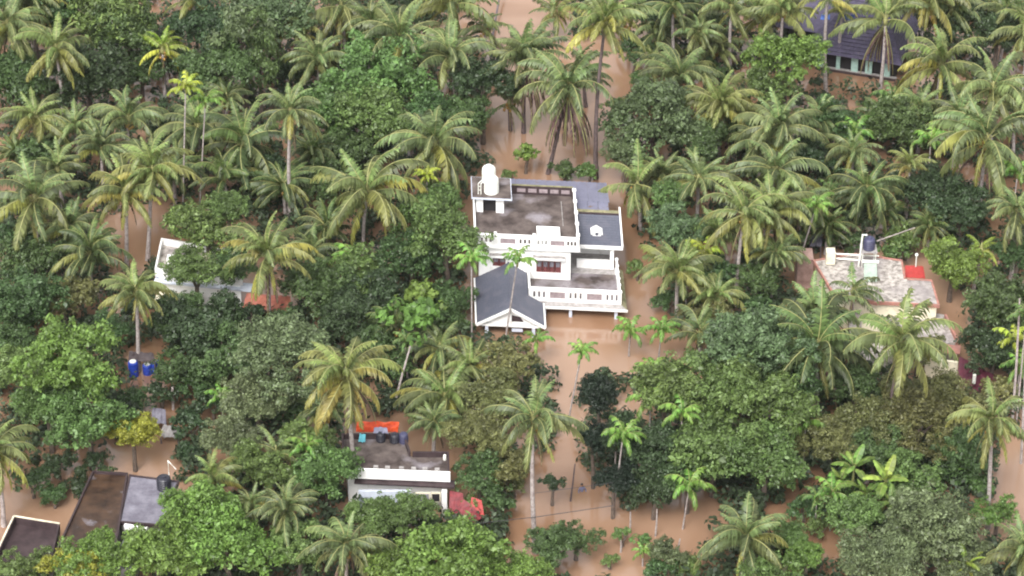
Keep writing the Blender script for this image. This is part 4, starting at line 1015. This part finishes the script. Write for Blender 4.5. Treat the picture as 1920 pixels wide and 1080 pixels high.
# ---- coconut palms
for a in [
 (105,92,74,10,'y','coconut palm with yellow drooping fronds against the dark wood at upper left','n'),
 (15,45,75,9,'g','coconut palm cut by the left edge near the top corner'),
 (62,5,60,9,'g','coconut palm at top edge just right of the corner'),
 (305,92,50,(310,190),'l','slim coconut palm with bright yellow fronds at upper left','s'),
 (362,0,58,9,'y','yellowish coconut palm cut by the top edge left of the dark trees','s'),
 (65,222,66,7,'y','coconut palm with yellow-green fronds by the brown water patch at left'),
 (140,238,55,6,'g','short grey-green palm right of the yellow-green one at left','u'),
 (240,222,68,7,'g','grey-green palm with upright fronds in the upper left','u'),
 (190,280,62,6,'g','grey palm hidden behind the two yellowish palms at left','u'),
 (372,240,80,6,'g','wide grey-green palm around the two thin areca stems','u'),
 (455,268,88,6,'d','dark arching palm left of the long pale trunk'),
 (285,318,76,(275,488),'y','yellow-green palm with hanging fronds, right one of the pair at left','n'),
 (236,360,76,(236,500),'y','yellow-green palm with orange nuts, left one of the pair at left','n'),
 (65,372,98,8,'g','large grey-green palm at the left edge with hanging lower fronds','n'),
 (170,478,72,5,'d','dark young palm below the yellow-green pair','u'),
 (255,548,64,(258,695),'y','yellow-green palm with pale trunk rising by the blue drums'),
 (502,480,82,(502,622),'y','yellow-green palm right of the hidden white house'),
 (545,208,62,(545,415),'g','grey-green palm with long pale bare trunk in the upper left middle'),
 (640,12,82,9,'g','palm at top edge above the half hidden blue tarpaulin'),
 (567,58,46,7,'y','small yellowish palm left of the half hidden blue tarpaulin','s'),
 (597,112,66,7,'g','grey-green palm just below the half hidden blue tarpaulin'),
 (750,70,84,9,'g','large palm in the middle of the layered palms near top'),
 (695,45,62,8,'g','palm left of the largest of the layered palms'),
 (850,8,82,9,'y','palm at top edge reaching over the pink water'),
 (845,108,76,8,'g','palm with brown hanging fronds above the dark waterside tree','b'),
 (815,268,90,8,'g','large grey-green palm behind the left side of the white house'),
 (688,362,104,8,'y','largest palm left of the house with long drooping fronds','n'),
 (530,350,66,3.5,'d','low dark palm behind the long pale trunk','u'),
 (988,112,76,(982,250),'g','palm with dark trunk in pink water left of the brown-skirted palm','kb'),
 (1065,165,94,(1024,326),'g','large palm with big brown skirt standing in the pink water','kbn'),
 (1135,42,80,(1118,335),'y','tall palm at the top with dark stem reaching behind the sheet roof','k'),
 (1040,22,50,(1042,68),'y','small palm at top edge of the open water','s'),
 (1238,62,60,(1222,120),'g','palm at right bank of the open water near top','k'),
 (1225,112,44,(1224,160),'y','small drooping palm at the right bank below the top water','ks'),
 (1275,150,76,6,'g','grey-green palm above the dense bluish tree','b'),
 (1345,88,54,(1342,135),'g','small palm with dark trunk between larger ones in upper right','k'),
 (1350,202,76,(1348,300),'o','palm with level orange fronds and a pale trunk','bn'),
 (1262,12,58,8,'d','dark palm at the top edge right of the open water'),
 (1372,15,58,8,'g','palm at the top edge left of the two yellowish ones'),
 (1425,32,70,(1420,110),'y','palm with dark trunk left of the tiled roof','k'),
 (1468,22,66,9,'y','yellow palm overlapping the left end of the tiled roof'),
 (1552,-8,56,(1551,178),'y','yellow palm with pale trunk crossing the dark tiled roof','s'),
 (1660,38,86,(1648,175),'y','palm with long yellow-green fronds over the right end of tiled roof','sb'),
 (1738,-5,72,10,'o','orange-tinged palm at the top edge right of the tiled roof'),
 (1765,122,82,8,'y','yellow-green palm right of the tiled house'),
 (1862,165,86,8,'g','bright grey-green palm above the big drooping palm at right'),
 (1850,262,106,9,'g','largest drooping palm at right edge with hanging fronds','n'),
 (1928,62,62,8,'y','yellowish palm cut by the right edge near the top'),
 (1705,312,46,(1697,425),'o','small orange-yellow palm on thin trunk, right of centre','s'),
 (1460,240,80,7,'g','grey palm behind the larger one in the upper right middle','u'),
 (1455,322,86,7,'g','grey-green palm with arching fronds right of the dense bluish tree'),
 (1395,400,82,(1378,572),'y','palm with long pale trunk, left one of the pair right of the house'),
 (1445,398,76,(1402,545),'y','palm with leaning trunk, right one of the pair right of the house'),
 (1625,355,72,(1565,460),'d','dark palm with long leaning pale trunk on the right'),
 (1310,335,72,6,'g','arching palm behind the rounded bluish tree by the wing','u'),
 (1195,346,78,5,'y','low palm with broad yellow-green fronds behind the slate-roofed wing','fs'),
 (1270,512,74,(1270,602),'y','short palm with open fronds right of the flooded yard','u'),
 (648,702,94,(668,915),'o','leaning palm with orange-yellow fronds over the orange tarpaulin','n'),
 (1000,785,84,(1006,1036),'g','tall palm with very long pale trunk beside the lane','n'),
 (835,745,84,3.5,'y','low palm with upright fronds left of the olive trees','u'),
 (825,655,62,4,'g','young palm with upright fronds below the porch left side','u'),
 (1532,650,118,7,'d','huge dark palm with fronds arching down right of the big clump'),
 (1528,585,74,6,'g','upright palm in front of the left corner of the pale house','u'),
 (1692,640,98,(1650,845),'y','drooping palm before the right house with long hanging yellow frond','kn'),
 (1860,788,76,(1853,990),'y','pale yellowish palm on tall trunk at lower right','n'),
 (1398,1012,86,5,'g','pale grey-green palm at the bottom edge right of the lane'),
 (1920,1035,70,6,'g','palm in the bottom right corner'),
 (650,1022,80,6,'g','palm at the bottom edge right of another smaller one','n'),
 (537,955,66,5.5,'g','smaller palm near the bottom edge with folded brown frond','b'),
 (398,900,62,6,'y','small yellow palm right of the black tank'),
 (-12,845,86,8,'y','yellow palm at the left edge with orange-tipped fronds'),
 (518,848,56,(520,912),'g','small palm on brown trunk left of small white house','s'),
 (1312,625,62,4,'g','thin grey palm with upright fronds above the big clump','us'),
 (1840,468,34,(1822,552),'l','small pale palm at right of the rounded bright green tree','s'),
 (1580,20,40,7,'y','small palm crown above the dark tiled roof','s'),
 (1655,215,44,3,'g','short palm in the water below the tiled house','us'),
 (1905,395,60,8,'g','palm behind the tall pale stem at the right edge'),
 (108,318,58,5,'g','grey palm between the large left edge palm and the wood above','u'),
 (325,322,58,4,'d','dark palm behind the right one of the yellow-green pair','u'),
 (420,335,62,4,'d','dark palm left of the arching one, half hidden by tree crown','u'),
 (130,428,62,5,'g','grey palm tucked left of the two pale trunks at left','u'),
 (585,285,52,4.5,'d','dark palm between long pale trunk and broad upper middle tree','u'),
 (612,425,60,4,'d','dark palm left of the largest drooping palm near the house','u'),
 (425,185,48,5,'g','small grey palm beside the reddish shaded water at upper left','u'),
 (585,470,50,4,'g','grey-green palm between yellow-green palm and drooping largest palm','u'),
 (955,190,44,(958,245),'g','small palm with dark stem at left bank of the pink water','ks'),
 (908,52,46,6,'g','small palm at right end of the layered palms beside leaning pole','s'),
 (1092,118,46,(1100,200),'g','small palm behind the big brown-skirted palm','ks'),
 (1182,40,46,(1176,95),'y','small yellowish palm at right bank near the top','s'),
 (1310,62,50,6,'g','grey-green palm squeezed between dark top palm and small dark-trunked palm'),
 (1425,268,64,5,'g','low grey palm behind the upper right middle pair','u'),
 (1535,228,54,4,'g','grey palm left of the dark tree below the tiled house','u'),
 (1555,425,50,3,'d','dark palm in front of the narrow grey tin roof','u'),
 (1500,380,62,5,'g','grey-green palm between the upper right middle pair and leaning trunk','u'),
 (1345,440,60,5,'y','yellowish palm under the left one of the pair right of the house','u'),
 (1240,325,52,4,'g','palm in front of the dense bluish tree','u'),
 (1725,205,54,5,'g','grey palm below the yellow-green palm beside tiled house','u'),
 (1800,215,60,6,'g','grey-green palm between the yellow-green palm and the largest drooping one'),
 (1905,205,62,6,'g','grey-green palm at right edge above the largest drooping palm'),
 (1785,15,58,8,'g','green palm at the top edge right of orange fronds'),
 (1888,22,58,8,'g','green palm in the top right corner'),
 (1662,402,50,3,'d','dark low palm above the navy tank','u'),
 (1742,425,46,3,'d','dark low palm right of small orange palm trunk','u'),
 (1598,285,52,4,'g','grey palm above the long leaning pale trunk','u'),
 (1345,555,52,4,'y','yellowish palm right of the short palm beside the yard','u'),
 (742,612,52,4,'d','dark palm behind the thin slanted trunks','u'),
 (880,690,58,4,'y','palm with upright yellowish fronds below the porch left corner','u'),
 (815,795,50,4,'g','palm just right of the black drums','u'),
 (610,770,50,4,'d','dark palm left of the leaning orange-yellow palm','u'),
 (472,952,52,4,'g','palm between small yellow palm and folded brown frond palm','u'),
 (1812,1062,48,4,'l','lime-tipped palm at the bottom edge right of grey-olive trees','s'),
 (1600,545,54,5,'g','palm rising before the salmon edge of the pale house','us'),
 (1455,480,56,5,'g','palm left of the right house with fronds over its side room','u'),
 (30,290,50,4,'d','dark palm at left edge above the brown water patch','u'),
]: palm(*a)
# ---- areca palms
for a in [
 (348,165,26,(341,408),'y','thin areca palm with lime crown, left one of the two above the left pair'),
 (385,192,28,(372,395),'b','thin areca palm with green crown, right one of the two above the left pair'),
 (884,488,30,(885,655),'b','areca palm with thin pale stem just left of the porch'),
 (970,490,26,(945,636),'b','areca palm in front of the white upper wall, its stem before the gable'),
 (1006,640,24,2.5,'b','short areca palm in water right of the porch'),
 (1090,662,24,(1062,792),'b','areca palm leaning over the glinting water below the house'),
 (1182,622,28,(1178,668),'b','short areca palm standing alone in brown water right of the yard'),
 (1240,622,28,(1232,690),'b','areca palm right of the lone one below the flooded yard'),
 (1222,698,28,2.5,'b','areca palm at the water edge left of the big clump'),
 (1220,752,34,7,'b','areca crown rising from the left side of the big clump'),
 (1278,778,32,7.5,'b','bright areca crown in front of the big clump'),
 (1168,818,34,(1148,960),'b','areca palm with slim stem before the blackish trees'),
 (1292,915,36,(1278,992),'b','areca palm over brown water below the big clump'),
 (1530,388,28,(1490,505),'b','areca palm with leaning pale stem left of the right house'),
 (1605,250,30,4,'b','areca crown below the tiled house behind the leaning trunk'),
 (1672,188,30,3,'g','drooping areca crown standing in front of the tiled house'),
 (800,330,20,7,'y','lime areca crown between the two large palms left of the tanks'),
 (665,490,34,4,'b','areca crown under the largest palm left of the house'),
 (415,745,26,3,'b','small areca crown above open water in the left middle'),
 (1510,795,38,5,'b','broad areca crown right of the big clump'),
 (1322,475,30,5,'y','lime areca crown right of the rounded bluish tree'),
 (1290,500,26,5,'b','green areca crown just left of the lime one'),
 (1205,1035,18,1.5,'b','tiny areca at the bottom by the lane'),
 (575,840,30,5,'b','areca crown hanging beside the small palm on brown trunk'),
 (1560,925,30,4,'b','areca crown at the left side of the banana plants'),
 (1532,935,24,3.5,'g','small dull areca left of the banana plants'),
 (1900,640,30,(1892,735),'y','lime areca crown over the maroon roof at right edge'),
 (1912,690,30,4,'b','areca crown just below the lime one at right edge'),
 (1908,325,30,7,'b','bright areca crown by the right edge beside the largest palm'),
 (1555,360,24,3,'g','small areca crown near the leaning pale trunk'),
 (1745,265,30,5,'b','green areca crown left of the largest drooping palm'),
 (760,640,20,5,'g','dull areca crown behind the thin slanted trunks'),
 (1155,830,18,5,'g','small dull areca behind the slim stem'),
 (1925,590,30,(1905,800),'g','areca at right edge with tall pale stem'),
 (1895,560,24,(1880,640),'g','areca left of the tall pale stem at right edge'),
]: areca(*a)
# ---- banana plants
for a in [
 (1600,880,42,4,'banana plant with broad lime leaves, upper one of the lower right group','bright'),
 (1575,905,34,3.2,'banana plant at the left side of the lower right group','bright'),
 (1660,905,44,4,'banana plant with upright pale leaf, right one of the group','lime'),
 (1670,945,36,3,'banana plant low down at the right of the group','bright'),
 (1625,930,30,2.6,'small banana plant between its larger neighbours','bright'),
 (1810,880,26,2.2,'young banana plant by the brown channel at lower right','bright'),
]: banana(*a[:5], tint=a[5])
# slanted bare trunks and stakes
def stem(p0,p1,h,r,lb,m='trunk',g=None):
    g0 = at(p0[0],p0[1],0); v = at(p1[0],p1[1],h)
    MB().tube([g0-Vector((0,0,.8)),g0.lerp(v,.5)+Vector((.05,0,0)),v],[r,r*.85,r*.6],6).build('bare_trunk',M[m],label=lb,cat='trunk',group=g)
stem((733,770),(772,640),6,.12,'thin slanted pale trunk, left one below the papaya-like crown')
stem((768,705),(776,640),5,.10,'thin dark slanted trunk right of the pale one below papaya-like crown','trunkdk')
for k,(x0,y0,x1,y1,h) in enumerate([(1180,1000,1182,960,2.4),(1163,1035,1164,1012,1.4),(1228,1005,1232,955,2.8),(1262,1070,1275,1010,3.4),(1068,940,1078,870,3.8)]):
    stem((x0,y0),(x1,y1),h,.09,['pale stake in the water left of two others by the lane','short pale stake lowest of those beside the lane','pale stake in water under the small dark round tree','slanting pale stake near the bottom edge','thin dark stem leaning over left side of the lane'][k],'trunk' if k<4 else 'trunkdk')
stem((1898,800),(1912,560),13,.13,'tall pale bare stem at right edge, left of two')
stem((1915,870),(1925,600),14,.13,'tall pale bare stem cut by the right edge')
stem((1790,405),(1776,320),5,.12,'pale bare trunk under the largest drooping palm')
# ---- undergrowth: low leaf mass between the trees, added dark to stand in for shade
def inpoly(x,y,p):
    c=False; j=len(p)-1
    for i in range(len(p)):
        if (p[i][1]>y)!=(p[j][1]>y) and x < (p[j][0]-p[i][0])*(y-p[i][1])/(p[j][1]-p[i][1])+p[i][0]: c = not c
        j=i
    return c
OPEN = [ [(870,-50),(1030,-50),(1050,60),(1130,95),(1235,95),(1205,165),(1140,200),(1160,335),(940,340),(895,290),(925,180),(955,120),(885,60)],
 [(1160,330),(1200,400),(1210,480),(1262,520),(1262,620),(1280,660),(1215,740),(1170,700),(1095,700),(1080,860),(1180,960),(1330,890),(1345,950),(1300,1110),(940,1110),(950,960),(1035,850),(1040,720),(960,650),(885,650),(870,560),(880,330)],
 [(190,400),(330,385),(330,440),(290,450),(280,520),(200,505)], [(-60,262),(45,275),(40,330),(-60,350)], [(560,340),(618,340),(612,400),(560,415)],
 [(-60,925),(60,890),(130,850),(330,825),(395,780),(425,790),(330,870),(350,985),(200,1110),(-60,1110)], [(280,440),(470,450),(560,540),(560,610),(300,580)],
 [(1520,95),(1700,110),(1700,165),(1560,190)], [(1560,395),(1650,380),(1680,440),(1560,465)], [(1490,465),(1760,465),(1830,640),(1890,750),(1780,750),(1560,660)],
 [(1745,890),(1850,985),(1870,820),(1960,790),(1960,1000),(1850,1040)], [(1470,925),(1610,1020),(1590,1075),(1430,1000)], [(630,775),(860,820),(930,990),(640,965)], [(230,650),(310,650),(345,800),(290,830),(235,720)] ]
ug = np.random.default_rng(3); PP, NN = [], []; n = 0
for _ in range(6800):
    x,y = ug.uniform(-60,1980), ug.uniform(-60,1130)
    if any(inpoly(x,y,p) for p in OPEN): continue
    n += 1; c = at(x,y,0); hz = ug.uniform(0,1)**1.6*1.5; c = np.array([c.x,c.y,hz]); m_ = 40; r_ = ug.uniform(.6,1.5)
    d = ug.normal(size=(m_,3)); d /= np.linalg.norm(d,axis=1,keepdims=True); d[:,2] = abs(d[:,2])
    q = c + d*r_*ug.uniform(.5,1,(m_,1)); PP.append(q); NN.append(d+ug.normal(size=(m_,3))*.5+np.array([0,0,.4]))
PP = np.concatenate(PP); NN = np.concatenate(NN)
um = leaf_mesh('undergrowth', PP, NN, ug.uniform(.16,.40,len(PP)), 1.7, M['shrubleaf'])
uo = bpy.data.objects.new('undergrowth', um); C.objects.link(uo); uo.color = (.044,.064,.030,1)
props(uo, label='low undergrowth added and coloured dark for the shade between the trees', kind='stuff')
print('TRIS ug', len(PP)*2, 'objects', len(bpy.data.objects))

# ---- thin damp air between the helicopter and the trees
hm = bpy.data.materials.new('haze'); hm.use_nodes = True; hn = hm.node_tree; hn.nodes.remove(hn.nodes['Principled BSDF'])
pv = hn.nodes.new('ShaderNodeVolumePrincipled'); pv.inputs['Color'].default_value = (.93,.95,1,1); pv.inputs['Density'].default_value = HAZE
hn.links.new(pv.outputs[0], hn.nodes['Material Output'].inputs['Volume'])
hb = MB().box(-3100,-500,-2.5,3100,4600,CAM.z+8); hb.build('haze', hm, kind='stuff', label='thin pale haze in the damp air over the flood')
